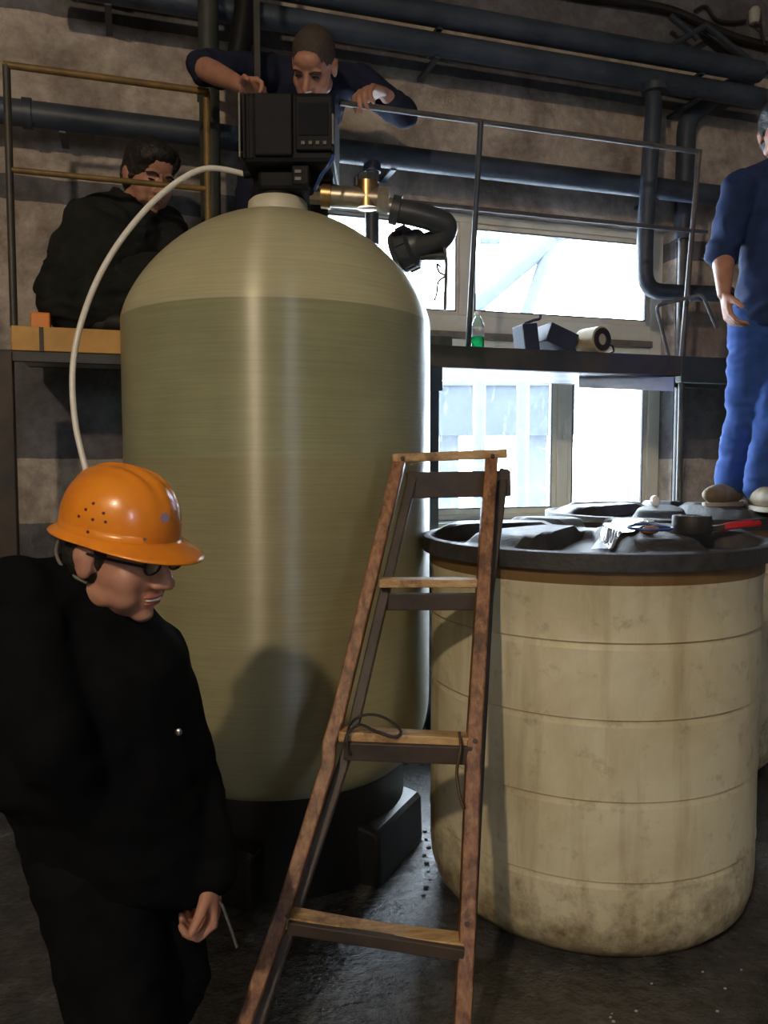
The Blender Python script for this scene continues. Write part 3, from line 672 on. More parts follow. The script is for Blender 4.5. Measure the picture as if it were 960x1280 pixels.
for k in range(4):
    m = MB(); m.box((x(377 + k * 9), 2.716, z(184)), (x(382 + k * 9), 2.723, z(179))); m.build('button', 'rail_grey', dp, smooth=False, bevel=.002)
for k, px in enumerate((299, 304, 309, 314)):
    m = MB(); m.box((x(px), 2.735 - (.0 if k else .01), z(198)), (x(px + 2.2), 2.76, z(118))); m.build('cooling_fin', 'rail_grey' if k == 0 else 'valve_black', ch, smooth=False)
m = MB(); m.box((x(415.5), 2.715, z(183)), (x(417.5), 2.74, z(146))); m.build('trim_strip', 'rail_grey', ch, smooth=False)
m = MB(); m.box((x(364), 2.745, z(230)), (x(386), 2.79, z(205))); mp_ = m.build('motor_box', 'valve_black', t, smooth=False, bevel=.006)
for k in range(2):
    m = MB(); m.box((x(368), 2.74, z(216 + k * 9)), (x(376), 2.746, z(212 + k * 9))); m.build('indicator', 'rail_grey', mp_, smooth=False)
m = MB(); m.box((x(386), 2.84, z(211)), (x(414), 2.96, z(202))); m.build('side_bracket', 'valve_black', t, smooth=False, bevel=.006)
m = MB(); m.tube(spline([V((x(417), 2.73, z(196))), V((x(412), 2.70, z(212))), V((x(402), 2.72, z(222))), V((x(392), 2.78, z(232)))], 6), .006, 8); m.build('signal_cable', 'blue_wire', t)
m = MB(); m.cyl(V((x(308), 2.88, z(197))), V((x(295), 2.88, z(199))), .016, 14); m.build('drain_port', 'valve_black', t)
m = MB(); m.tube(spline([V((TC.x + .03, 2.97, ztop + .12)), V((TC.x + .10, 2.99, ztop + .11)), V((TC.x + .135, 3.00, ztop + .06)), V((TC.x + .14, 3.00, ztop - .005))], 6), .034, 16); m.build('bypass_elbow', 'valve_black', t)

# white drain tube arching from the valve down to the floor
pts = [V((x(297), 2.88, z(198.7))), P(255, 211, 2.82), P(205, 240, 2.76), P(160, 288, 2.70), P(125, 343, 2.66), P(101, 405, 2.62), P(91, 460, 2.60), P(93, 520, 2.58), P(103, 570, 2.56), P(122, 640, 2.52), P(150, 760, 2.48), P(160, 900, 2.46)]
pts.append(V((pts[-1].x, 2.46, .3))); pts.append(V((pts[-1].x - .05, 2.44, .012)))
tag(MB().tube(spline(pts, 8), .0098, 12).build('drain_tube', 'clear_tube', angle=180), 'white plastic drain tube arching from the control valve to the floor', 'tube')

# brass outlet pipe and grey union
bY = 2.90
def bp(px, py, Y=bY): return P(px, py, Y)
t = thing('outlet_pipe', bp(436, 262), 'brass and nickel outlet pipe with black plastic elbow beside the valve', 'pipe')
a0, a1 = bp(388, 243), bp(484, 250)
ax_ = (a1 - a0).normalized()
def seg_on(px0, px1, r, m_, name, seg=24):
    f0 = (px0 - 388) / 96; f1 = (px1 - 388) / 96
    return MB().cyl(a0.lerp(a1, f0), a0.lerp(a1, f1), r, seg).build(name, m_, t)
seg_on(388, 402, .034, 'nickel', 'nut', 8); seg_on(402, 414, .045, 'brass', 'union_ring'); seg_on(414, 474, .038, 'nickel', 'pipe_run'); seg_on(472, 486, .046, 'nickel', 'hex_nut', 8)
tp = bp(459, 250); tee = MB().cyl(tp + V((0, -.0, -.03)), tp + V((0, 0, .062)), .038, 22).build('tee', 'brass', t)
MB().cyl(tp + V((0, 0, .062)), tp + V((0, 0, .085)), .041, 8).build('tee_cap', 'grey_plastic', tee)
MB().cyl(bp(447, 233), bp(447, 222), .014, 10).build('bleed_screw', 'grey_plastic', tee)
MB().cyl(bp(486, 258), bp(491, 259), .026, 18).build('nipple', 'nickel', t)
el = [bp(490, 262), bp(530, 270), bp(560, 281, 2.92), bp(552, 300, 2.95), bp(526, 308, 2.99)]
ee = MB(); pth = fillet(el, .06, 6); ee.tube(pth, .042, 20); ee.build('elbow', 'grey_plastic', t)
MB().cyl(bp(489, 261.5), bp(499, 264), .051, 22).build('elbow_collar', 'grey_plastic', t)
uc = bp(510, 311, 3.03); ud = V((.86, -.42, .28)).normalized()
un = MB(); un.lathe([(.03, -.050), (.074, -.046), (.079, -.03), (.074, -.025), (.079, -.02), (.079, .02), (.060, .03), (.052, .06), (.042, .07)], uc, ud, 24); un = un.build('union_nut', 'grey_plastic', t)
for k in range(10):
    a_ = 2 * math.pi * k / 10; aa, bb = frame_of(ud); dd = aa * math.cos(a_) + bb * math.sin(a_)
    MB().obox(uc + dd * .080 , dd * .005, ud * .02, dd.cross(ud) * .007).build('grip_rib', 'grey_plastic', un, smooth=False)
MB().cyl(bp(527, 320, 2.99), bp(556, 320, 2.96), .016, 12).build('valve_stem', 'grey_plastic', t)
hd = MB(); hd.beam([bp(555, 306, 2.945), bp(558, 330, 2.945), bp(556, 388, 2.945)], .012, .03, V((1, 0, 0))); hd.build('lever_handle', 'grey_plastic', t, smooth=False, bevel=.004)
tag(MB().tube(spline([bp(551, 334, 2.93), bp(546, 330, 2.93), bp(549, 340, 2.93), bp(556, 345, 2.93), bp(548, 352, 2.93), bp(546, 366, 2.93), bp(543, 376, 2.93)], 6), .004, 6).build('tie_wire', 'cable'), 'thin dark tie wire knotted on the lever handle of the outlet pipe', 'wire')

# ------------------------------------------------------------------ brine tanks and their lids
BC = V((.678, 2.624, 0)); BR = .520; BH = 1.105
def brine_body(c, label):
    t = thing('brine_tank', c, label, 'tank')
    prof = [(.30, 0), (BR - .09, .0), (BR - .05, .012), (BR - .018, .045), (BR - .004, .09), (BR, .14)]
    for zz in (.245, .47, .695, .905):
        prof += [(BR, zz - .016), (BR - .001, zz - .012), (BR - .006, zz - .004), (BR - .006, zz + .002), (BR + .003, zz + .008), (BR + .001, zz + .016)]
    prof += [(BR, 1.04), (BR + .004, 1.05), (BR + .005, BH), (BR - .03, BH), (BR - .03, 1.06)]
    m = MB(); m.lathe(prof, c, UP, 96); m.build('body', 'polyethylene', t, angle=50)
    return t
bt1 = brine_body(BC, 'big cream plastic brine tank with dirty ribs beside the ladder')
BC2 = V((1.33, 3.825, 0))
bt2 = brine_body(BC2, 'cream brine tank under the feet of the person in blue')
def lid_h(r, th, ph):
    """moulded lid: a rim, and raised petals with sunken channels between"""
    h = .000 + .018 * (1 - (r / .545) ** 2)
    q = ((th - ph) / (math.pi / 3)) % 1.0; d = abs(q - .5) * 2                 # 0 mid-petal .. 1 mid-channel
    wdt = .70 - .22 * max(0, (r - .30) / .22)
    e = min(max((wdt - d) / .16, 0), 1); e = e * e * (3 - 2 * e)
    rr = min(max((r - .10) / .06, 0), 1) * min(max((.515 - r) / .05, 0), 1)
    sink = min(max((r - .06) / .05, 0), 1) * min(max((.53 - r) / .03, 0), 1)
    return h + .024 * e * rr - .026 * (1 - e) * sink
def lid(c, ph, label):
    R = .548; z0 = BH + .050; NT = 144; rs_ = [.001] + [.02 * i for i in range(1, 25)] + [.49, .50, .51, .52, .53, .538]
    rings = []
    def ring(r, zf): rings.append([c + V((r * math.cos(2 * math.pi * k / NT), r * math.sin(2 * math.pi * k / NT), zf(2 * math.pi * k / NT))) for k in range(NT)])
    for r in rs_: ring(r, lambda th: z0 + lid_h(r, th, ph))
    ring(R, lambda th: z0 - .002); ring(R, lambda th: z0 - .049); ring(.05, lambda th: z0 - .049)
    m = MB(); m.rings(rings); o = m.build('tank_lid', 'lid_plastic', angle=35); tag(o, label, 'lid'); return o
PH1 = math.radians(12)
lid(BC, PH1, 'black moulded lid with raised petals on the brine tank beside the ladder')
lid(BC2, math.radians(40), 'black moulded lid that the person in blue stands on')
ZL = BH + .050
def on_lid(px, py, extra=.03): return PZ(px, py, ZL + extra)
# things lying on the near lid
def lid_z(p, c, ph):
    d = V((p.x - c.x, p.y - c.y)); return ZL + lid_h(d.length, math.atan2(d.y, d.x), ph)
def put(px, py, c=BC, ph=PH1):
    z_ = ZL + .03
    for _ in range(8):
        p = PZ(px, py, z_); z_ = lid_z(p, c, ph)
    return V((p.x, p.y, z_))
p = P(864, 686, 2.30); zz = max(lid_z(p + V((dx, dy, 0)), BC, PH1) for dx in (-.05, 0, .05) for dy in (-.05, 0, .05)); p.z = zz
m = MB(); m.lathe([(.030, .0), (.052, .0), (.0545, .004), (.0545, .048), (.052, .052), (.032, .052), (.030, .048)], p, UP, 36)
tag(m.build('tape_roll', 'rubber'), 'roll of black rubber tape lying on the near lid', 'tape')
q0 = P(900, 683, 2.36); q0.z = max(lid_z(q0, BC, PH1), zz - .01) + .022
t = thing('pliers', q0 - V((0, 0, .02)), 'pliers with red grips lying on the near lid', 'pliers')
hdx = V((1, .18, .10)).normalized(); sd = V((-.18, 1, 0)).normalized()
MB().tube(spline([q0 + hdx * .0, q0 + hdx * .05 + sd * .025, q0 + hdx * .12 + sd * .03], 5), .0085, 10).build('grip', 'red_grip', t)
MB().tube(spline([q0 + hdx * .0 - V((0, 0, .004)), q0 + hdx * .05 - sd * .012, q0 + hdx * .12 - sd * .012], 5), .0085, 10).build('grip', 'red_grip', t)
MB().obox(q0 - hdx * .022, hdx * .03, sd * .012, V((0, 0, .008))).build('jaw', 'rail_dark', t, smooth=False, bevel=.003)
# clear film wedge, blue wire loop with scrap
def lp(px, py, dz=.004): q = put(px, py); return q + V((0, 0, dz))
p1, p2, p3, p4 = P(738, 687, 2.22), P(790, 684, 2.24), P(822, 649, 2.62), P(768, 648, 2.66)
rings = []; NN = 22
def film(u, v_):
    a_ = p1.lerp(p2, u); b_ = p4.lerp(p3, u); q = a_.lerp(b_, v_)
    q.z = max(q.z + .002 * math.sin(u * 7 + v_ * 3), lid_z(q, BC, PH1) + .010); return q
vs_ = [film(i / NN, j / NN) for j in range(NN + 1) for i in range(NN + 1)]
fs_ = [(j * (NN + 1) + i, j * (NN + 1) + i + 1, (j + 1) * (NN + 1) + i + 1, (j + 1) * (NN + 1) + i) for j in range(NN) for i in range(NN)]
o = MB().add(vs_, fs_).build('plastic_film', 'clear_film', angle=180)
tag(o, 'sheet of clear plastic film draped over the near lid', 'film')
cpt = P(812, 683, 2.26); loop = []
for k in range(25):
    a_ = 2 * math.pi * k / 24; q = cpt + V((.062 * math.cos(a_), .05 * math.sin(a_), 0)); q.z = max(lid_z(q, BC, PH1) + .020, ZL + .040 + .02 * math.sin(a_)); loop.append(q)
tag(MB().tube(loop, .004, 8).build('wire_loop', 'blue_wire'), 'loop of dark blue wire lying on the near lid beside the tape roll', 'wire')
q = cpt + V((.0, .0, 0)); q.z = lid_z(q, BC, PH1)
m = MB(); m.ell(q + V((0, 0, .013)), V((.028, .01, 0)), V((-.008, .018, 0)), V((.004, 0, .013)), 9, 6); tag(m.build('rag_scrap', 'orange_scrap', angle=25), 'small orange brown scrap inside the blue wire loop', 'scrap')
q = P(818, 641, 3.62); q.z = lid_z(q, BC2, math.radians(40))
m = MB(); m.ell(q + V((0, 0, .022)), V((.022, 0, .004)), V((0, .02, 0)), V((-.004, 0, .024)), 8, 6)
me = m
for i, p in enumerate(me.v): me.v[i] = p + noise.noise_vector(p * 60) * .008
tag(m.build('crumpled_wrapper', 'white_plastic', angle=20), 'small crumpled white wrapper on the far lid', 'wrapper')

# ------------------------------------------------------------------ wooden step ladder
def LP(px, py, back=0.0):
    d = ray(px, py); o = V((0, 0, EYE)); nrm = V((0, 1, -.493)); t_ = ((2.3 - 1.41 * .493 + back) - (o.dot(nrm))) / d.dot(nrm); return o + d * t_
def to_floor(p, q):                                   # extend p->q to z = 0
    f = p.z / (p.z - q.z); return p.lerp(q, f)
lf = [LP(500, 574), LP(463, 728), LP(421, 902), LP(412, 930), LP(411, 955), LP(357, 1132), LP(302, 1290)]; lf.append(to_floor(lf[-2], lf[-1]))
rf = [LP(614, 568), LP(604, 728), LP(592, 925), LP(584, 1150), LP(577, 1285)]; rf.append(to_floor(rf[-2], rf[-1]))
t = thing('step_ladder', V((-.02, 1.75, 0)), 'worn reddish brown wooden step ladder leaning before the tanks', 'ladder')
SX = V((1, 0, 0))
MB().beam(lf, .034, .055, SX).build('rail', 'ladder_front', t, smooth=False, bevel=.004)
MB().beam(rf, .036, .055, SX).build('rail', 'ladder_front', t, smooth=False, bevel=.004)
for pth in (lf, rf):
    MB().beam([p + V((.005, -.0285, -.014)) for p in pth[:-1]], .004, .004, SX).build('rail_groove', 'ladder_dark', t, smooth=False)
bk = .046
lb = [LP(517, 592, bk), LP(480, 745, bk), LP(436, 935, bk), LP(375, 1120, bk)]; lb.append(to_floor(lb[-2], lb[-1]))
rb = [LP(630, 588, bk), LP(610, 745, bk), LP(598, 960, bk), LP(588, 1150, bk)]; rb.append(to_floor(rb[-2], rb[-1]))
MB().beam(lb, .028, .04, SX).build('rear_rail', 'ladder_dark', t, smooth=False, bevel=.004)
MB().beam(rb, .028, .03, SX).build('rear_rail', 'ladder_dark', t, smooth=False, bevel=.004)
# top cap
c0 = LP(492, 573); c1 = LP(630, 567)
MB().beam([c0 + V((-.004, .02, 0)), c1 + V((.004, .02, 0))], .026, .11, UP).build('top_cap', 'ladder_worn', t, smooth=False, bevel=.004)
def rung(p, q, hgt, dep, name, m_, bow=0.0):
    pts_ = [p, p.lerp(q, .5) - UP * bow, q] if bow else [p, q]
    if bow: pts_ = spline(pts_, 5)
    MB().beam(pts_, hgt, dep, UP).build(name, m_, t, smooth=False, bevel=.003)
rung(LP(474, 728), LP(596, 728), .022, .05, 'step', 'ladder_worn')
rung(LP(424, 917), LP(589, 925), .026, .05, 'step', 'ladder_worn')
rung(LP(356, 1146), LP(580, 1180), .030, .05, 'step', 'ladder_worn', .006)
pA = lf[-2].lerp(lf[-1], .62); pB = rf[-2].lerp(rf[-1], .62); pB.z = pA.z
rung(LP(262, 1420), LP(572, 1425), .03, .05, 'step', 'ladder_worn')
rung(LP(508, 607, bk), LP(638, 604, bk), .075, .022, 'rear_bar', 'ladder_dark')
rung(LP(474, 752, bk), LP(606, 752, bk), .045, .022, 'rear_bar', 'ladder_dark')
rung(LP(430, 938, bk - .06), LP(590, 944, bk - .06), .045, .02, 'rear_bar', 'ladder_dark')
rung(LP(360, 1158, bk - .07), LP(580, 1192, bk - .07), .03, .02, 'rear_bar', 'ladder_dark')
for p in ((582, 1150), (362, 1140), (592, 925), (614, 574), (503, 577)):
    q = LP(*p); MB().cyl(q + V((0, -.034, .01)), q + V((0, -.026, .006)), .006, 10).build('nail_head', 'ladder_dark', t)
tag(MB().tube(spline([LP(437, 944, -.04), LP(434, 925, -.05), LP(438, 905, -.04), LP(455, 894, -.03), LP(478, 896, -.04), LP(500, 912, -.04), LP(494, 921, -.04), LP(470, 914, -.04), LP(450, 906, -.05), LP(436, 915, -.05), LP(430, 930, -.05)], 6), .0035, 8).build('tie_wire', 'cable'), 'dark wire looped around the ladder step', 'wire')
tag(MB().tube(spline([LP(574, 915, -.04), LP(576, 935, -.05), LP(571, 965, -.04), LP(575, 995, -.04), LP(580, 1010, -.04)], 6), .004, 8).build('tie_wire', 'wire_brown'), 'short brown wire hanging from the ladder step', 'wire')

# ------------------------------------------------------------------ things on the walkway
zw = WALK_Z + .003
def onw(px, n): s_, _ = W(px, 430, n); return s_
nI = n0 + .10
s_ = onw(597, nI); c = wl(s_, nI, zw)
t = thing('drink_bottle', c, 'clear plastic bottle with green drink on the walkway in front of the window', 'bottle')
m = MB(); m.lathe([(.004, .0), (.026, .0), (.031, .008), (.031, .055), (.027, .075), (.032, .095), (.031, .12), (.014, .155), (.012, .162)], c, UP, 24); m.build('bottle_body', 'bottle_clear', t)
m = MB(); m.lathe([(.004, .003), (.024, .003), (.029, .009), (.029, .06), (.004, .061)], c, UP, 24); m.build('green_drink', 'green_drink', t)
m = MB(); m.lathe([(.004, .162), (.016, .162), (.016, .182), (.004, .184)], c, UP, 20); m.build('cap', 'white_plastic', t)
m = MB(); m.lathe([(.0325, .062), (.0325, .105)], c, UP, 24); m.build('bottle_label', 'white_plastic', t)
def wbx(name, px0, px1, py0, py1, n, dep, tilt, m_, label, cat):
    s0, za_ = W(px0, py1, n); s1, zb_ = W(px1, py0, n); cs = (s0 + s1) / 2; hw = (s1 - s0) / 2; hh = abs(zb_ - za_) / 2
    ct, st = math.cos(tilt), math.sin(tilt); axw = E * ct + UP * st; axh = UP * ct - E * st
    cz = zw + abs(hw * st) + abs(hh * ct)
    o = MB().obox(wl(cs, n + dep / 2, cz), axw * hw, N * (dep / 2), axh * hh).build(name, m_, smooth=False, bevel=.005)
    return tag(o, label, cat)
o = wbx('tool_case', 655, 674, 402, 436, nI, .12, .14, 'box_blue', 'narrow dark case leaning on the blue box on the walkway', 'case')
cc = W(668, 398, nI); MB().tube(spline([wl(cc[0] - .03, nI + .05, zw + .145), wl(cc[0] + .02, nI + .05, zw + .165), wl(cc[0] + .055, nI + .05, zw + .175), wl(cc[0] + .06, nI + .05, zw + .20)], 5), .007, 8).build('handle', 'box_blue', o)
wbx('carton', 685, 722, 408, 431, nI - .03, .16, -.35, 'box_blue', 'dark blue box tipped on its side on the walkway', 'box')
wbx('carton', 708, 730, 398, 415, nI + .16, .10, -.4, 'box_blue', 'small dark box standing behind the tipped blue box', 'box')
s_ = onw(741, nI); c = wl(s_, nI - .04, zw + .068)
t = thing('tape_coil', c - V((0, 0, .068)), 'roll of tan tape with black core lying on the walkway', 'tape')
axd = (N * -1 + E * .25).normalized()
m = MB(); m.lathe([(.052, -.10), (.066, -.095), (.066, .03), (.052, .032)], c, axd, 28); m.build('tape_body', 'tape_tan', t)
m = MB(); m.lathe([(.02, -.102), (.052, -.102), (.056, .025), (.056, .040), (.040, .043), (.028, .038), (.028, -.05)], c, axd, 28); m.build('core', 'rubber', t)
tag(MB().tube(spline([wl(s_ + .05, nI, zw + .008), wl(s_ + .09, nI - .02, zw + .05), wl(s_ + .11, nI - .02, zw + .02), wl(s_ + .08, nI - .03, zw + .006), wl(s_ + .15, nI - .03, zw + .006)], 6), .005, 8).build('cord_scrap', 'cable'), 'curled black cord scrap beside the tan tape roll', 'cord')

# ------------------------------------------------------------------ debris on the floor
for k in range(11):
    px, py = random.choice(((900, 1250), (800, 1262), (940, 1230), (850, 1240), (905, 1210), (925, 1262), (770, 1270)))
    q = PZ(px + random.uniform(-40, 25), min(1278, py + random.uniform(-12, 14)), 0)
    if (V((q.x, q.y)) - V((BC.x, BC.y))).length < BR + .03: continue
    r_ = random.uniform(.002, .005)
    m = MB(); m.ell(q + V((0, 0, r_ * .6)), V((r_ * 1.3, .2 * r_, 0)), V((0, r_, 0)), V((0, 0, r_ * .62)), 7, 5)
    tag(m.build('gravel_chip', 'stone_pale', angle=20), 'pale gravel chip on the floor before the brine tank', 'stone', 'gravel chips on the floor')
for k in range(9):
    q = PZ(534 + random.uniform(-6, 4), 1040 + k * 10, 0); r_ = random.uniform(.004, .009)
    m = MB(); m.ell(q + V((0, 0, r_ * .5)), V((r_ * 1.3, .2 * r_, 0)), V((0, r_, 0)), V((0, 0, r_ * .52)), 7, 5)
    tag(m.build('gravel_chip', 'rubber', angle=20), 'dark gravel chip on the floor between the two tanks', 'stone', 'dark gravel between the tanks')

# ------------------------------------------------------------------ people
def remesh(mb, voxel, it=4, fold=0.0, fscale=14.0, stretch=(1, 1, 1)):
    me = mb.mesh('tmp'); bm = bmesh.new(); bm.from_mesh(me); bmesh.ops.recalc_face_normals(bm, faces=bm.faces); bm.to_mesh(me); bm.free()
    ob = bpy.data.objects.new('tmp', me); C.objects.link(ob)
    r = ob.modifiers.new('r', 'REMESH'); r.mode = 'VOXEL'; r.voxel_size = voxel
    s_ = ob.modifiers.new('s', 'SMOOTH'); s_.factor = .5; s_.iterations = it
    dg = bpy.context.evaluated_depsgraph_get(); ev = ob.evaluated_get(dg)
    out = bpy.data.meshes.new_from_object(ev)
    bpy.data.objects.remove(ob); bpy.data.meshes.remove(me)
    if fold:
        ns = [v.normal.copy() for v in out.vertices]; st = V(stretch)
        for v, n_ in zip(out.vertices, ns):
            p = v.co * fscale; p = V((p.x * st.x, p.y * st.y, p.z * st.z))
            a_ = noise.noise(p + noise.noise_vector(p * .5) * .8); a_ = .6 - abs(a_) * 2.0
            v.co += n_ * (a_ * fold)
    return out
def hand(mb, w_, d, n, tv, curl=.35, k=1.0, spread=.05, thumb=.35):
    d = d.normalized(); tv = (tv - d * tv.dot(d)).normalized(); n = n - d * n.dot(d); n = (n - tv * n.dot(tv)).normalized()
    L = (.072, .080, .074, .058)
    mb.ell(w_ + d * .05 * k, d * .055 * k, tv * .041 * k, n * .016 * k)
    for i in range(4):
        b_ = w_ + d * .088 * k + tv * (.030 - .020 * i) * k
        mb.cap(w_ + d * .015 * k + tv * (.016 - .011 * i) * k, b_, .014 * k, .0115 * k, 10)
        dd = (d + tv * spread * (1.5 - i)).normalized(); p = b_; ang = 0; c_ = curl[i] if isinstance(curl, (list, tuple)) else curl * (1 + .12 * i)
        for j, fr_ in enumerate((.45, .32, .25)):
            ang += c_ * (1.0, 1.15, .75)[j]
            q = p + (dd * math.cos(ang) + n * math.sin(ang)) * L[i] * fr_ * 1.05 * k
            mb.cap(p, q, (.0100, .0092, .0082)[j] * k, (.0092, .0082, .0072)[j] * k, 10); p = q
    b_ = w_ + d * .028 * k + tv * .026 * k + n * .006 * k
    dt = (d * .75 + tv * .75 + n * thumb).normalized(); q = b_ + dt * .045 * k; mb.cap(b_, q, .0145 * k, .0115 * k, 10)
    dt2 = (d * 1.0 + tv * .30 + n * (thumb + .25)).normalized(); mb.cap(q, q + dt2 * .034 * k, .0112 * k, .0085 * k, 10)
def head_mesh(mb, c, f, u, k):
    f = f.normalized(); u = (u - f * u.dot(f)).normalized(); r = f.cross(u)
    X = lambda a_, b_, c_: c + (r * a_ + f * b_ + u * c_) * k
    E3 = lambda p, a_, b_, c_: mb.ell(p, r * a_ * k, f * b_ * k, u * c_ * k, 18, 12)
    E3(X(0, -.012, .032), .076, .094, .086)
    E3(X(0, .022, -.02), .066, .070, .080)
    E3(X(0, .030, -.066), .052, .056, .046); E3(X(0, .020, -.046), .061, .066, .060)
    E3(X(0, .064, -.098), .022, .022, .018)
    for s in (-1, 1):
        E3(X(s * .038, .052, -.034), .028, .030, .034); E3(X(s * .034, .046, -.060), .026, .034, .032)
        E3(X(s * .030, .074, .022), .026, .014, .010)        # brow
        E3(X(s * .076, -.012, -.012), .010, .020, .032)      # ear
        E3(X(s * .082, -.020, .000), .007, .014, .020)
        E3(X(s * .048, .000, -.072), .016, .040, .022)       # jaw corner
        E3(X(s * .013, .098, -.036), .010, .013, .009)       # nostril
    mb.cap(X(0, .084, .012), X(0, .112, -.030), .010 * k, .0135 * k, 10)
    E3(X(0, .080, -.060), .026, .013, .008); E3(X(0, .078, -.074), .024, .013, .008)
    E3(X(0, .070, .050), .050, .022, .032)                    # forehead
    return r, X
def loft(mb, rings, seg=20):
    mb.rings([[c + a * math.cos(2 * math.pi * k / seg) + b * math.sin(2 * math.pi * k / seg) for k in range(seg)] for c, a, b in rings])
def person(label, base, pel, chest, neck, hd, arms, legs, k=1.0, top='cloth_black', bottom='cloth_black', shoe='shoe_black', hairm='hair', hair_style='crop',
           girth=1.0, hem=.10, face=True, fold=.006, mouth=False, collar=True):
    """hd = (centre, forward, up, scale); arms = [(shoulder, elbow, wrist, dir, palm normal, thumb dir, curl, sleeve end 0..2)]; legs = [(hip, knee, ankle, toe dir)]"""
    root = thing('person', base, label, 'person')
    wv = (arms[0][0] - arms[1][0]).normalized()
    ax = (neck - pel).normalized(); dv = wv.cross(ax).normalized(); wv = (wv - ax * wv.dot(ax)).normalized()
    pw = (legs[0][0] - legs[1][0]).normalized(); pax = ax; pd = pw.cross(pax).normalized()
    b = MB(); j = MB(); tr = MB()
    waist = pel.lerp(chest, .45)
    sw = (arms[0][0] - arms[1][0]).length / 2
    def ringset(g, extra):
        return [(pel - ax * (.07 * k + extra), pw * (.135 * k + g), pd * (.10 * k * girth + g)), (pel, pw * (.155 * k + g), pd * (.115 * k * girth + g)),
                (waist, wv * (.145 * k * girth + g), dv * (.105 * k * girth + g)), (chest, wv * (.165 * k + g), dv * (.12 * k * girth + g)),
                (chest.lerp(neck, .55), wv * (sw * .80 + g), dv * (.090 * k + g)), (neck + ax * .01, wv * (.075 * k + g * .6), dv * (.065 * k + g * .6))]
    loft(b, ringset(0, 0)); loft(j, ringset(.028 * k, hem * k))
    hc, hf, hu, hk = hd
    b.cap(neck - ax * .03, hc - hu.normalized() * .06 * hk - hf.normalized() * .02 * hk, .062 * hk, .054 * hk)
    r, X = head_mesh(b, hc, hf, hu, hk)
    for (sh, el, wr_, d, n, tv, curl, sl, gl) in arms:
        b.cap(sh, el, .052 * k, .044 * k); b.cap(el, el.lerp(wr_, .35), .044 * k, .043 * k); b.cap(el.lerp(wr_, .35), wr_, .043 * k, .027 * k)
        hand(b, wr_, d, n, tv, curl, k * gl)
        j.ball(sh, .078 * k); j.cap(sh, el, .074 * k, .064 * k); j.cap(neck.lerp(sh, .25), sh, .075 * k, .07 * k)
        if sl > 1:
            j.cap(el, el.lerp(wr_, sl - 1), .064 * k, .052 * k)
        else:
            q = sh.lerp(el, sl); j.cap(q, q + (el - sh).normalized() * .02, .072 * k, .07 * k)
    for (hp, kn, an, toe) in legs:
        b.cap(hp, kn, .082 * k, .056 * k); b.cap(kn, an, .056 * k, .040 * k); b.cap(an, an + toe.normalized() * .08 * k - UP * .055 * k, .034 * k, .018 * k)
        tr.ball(hp, .115 * k); tr.cap(hp, kn, .112 * k, .082 * k); tr.cap(kn, an - UP * .01 * k, .082 * k, .066 * k)
    tr.ell(pel - ax * .03, pw * .17 * k, pd * .13 * k, ax * .12 * k)
    if collar:
        cd = (hc - neck).normalized(); ca, cb = frame_of(cd)
        for i in range(14):
            a0, a1 = 2 * math.pi * i / 14, 2 * math.pi * (i + 1) / 14; rr = .080 * hk
            for lv in (.0, .026):
                j.cap(neck + cd * lv + (ca * math.cos(a0) + cb * math.sin(a0)) * rr, neck + cd * lv + (ca * math.cos(a1) + cb * math.sin(a1)) * rr, .016 * hk, .016 * hk, 8)
    o = link('body', remesh(b, .0052, 3), 'skin', root, angle=180)
    link('jacket', remesh(j, .011, 5, fold * k, 8.5, (1, 1, 1.7)), top, root, angle=180)
    link('trousers', remesh(tr, .011, 4, fold * k, 7.5, (1, 1, 2.4)), bottom, root, angle=180)
    for (hp, kn, an, toe) in legs:
        s_ = MB(); td = toe.normalized(); sd_ = td.cross(UP).normalized(); g0 = V((an.x, an.y, an.z - .085 * k))
        s_.cap(an - UP * .01, an - UP * .05 * k, .055 * k, .052 * k); s_.ell(g0 + td * .07 * k + UP * .035 * k, td * .14 * k, sd_ * .05 * k, UP * .046 * k); s_.ell(g0 - td * .02 * k + UP * .04 * k, td * .07 * k, sd_ * .046 * k, UP * .045 * k)
        so = link('shoe', remesh(s_, .009, 3), shoe, root, angle=180)
        z0_ = min(v.co.z for v in so.data.vertices) + WL[so].z
        q = MB(); loft(q, [(V((g0.x, g0.y, z0_ - .004)) + td * .05 * k, td * .15 * k, sd_ * .052 * k), (V((g0.x, g0.y, z0_ + .018)) + td * .05 * k, td * .155 * k, sd_ * .054 * k)], 24)
        q.build('sole', 'shoe_sole' if shoe == 'shoe_tan' else 'shoe_black', so)
    # hair
    hm = MB(); f = hf.normalized(); u = (hu - f * hu.dot(f)).normalized()
    E3 = lambda p, a_, b_, c_: hm.ell(p, r * a_ * hk, f * b_ * hk, u * c_ * hk, 20, 14)
    if hair_style == 'hat':
        E3(X(0, -.030, -.012), .080, .074, .060); E3(X(0, -.055, -.045), .062, .045, .05)
        for s in (-1, 1): E3(X(s * .068, .014, .012), .007, .013, .022)
        hme = remesh(hm, .007, 2, .004, 34.0)
    elif hair_style == 'shaved':
        E3(X(0, -.016, .040), .0790, .0945, .0855); E3(X(0, -.05, .0), .070, .058, .07)
        hme = remesh(hm, .006, 3)
    else:
        E3(X(0, -.014, .046), .085, .102, .090); E3(X(0, -.048, .0), .080, .064, .085); E3(X(0, .058, .088), .058, .040, .034); E3(X(.045, .03, .07), .036, .06, .045); E3(X(-.045, .03, .07), .036, .06, .045)
        for s in (-1, 1): E3(X(s * .070, .004, .022), .012, .022, .046)
        hme = remesh(hm, .0075, 2, .006, 34.0)
    link('hair', hme, hairm, root, angle=180)
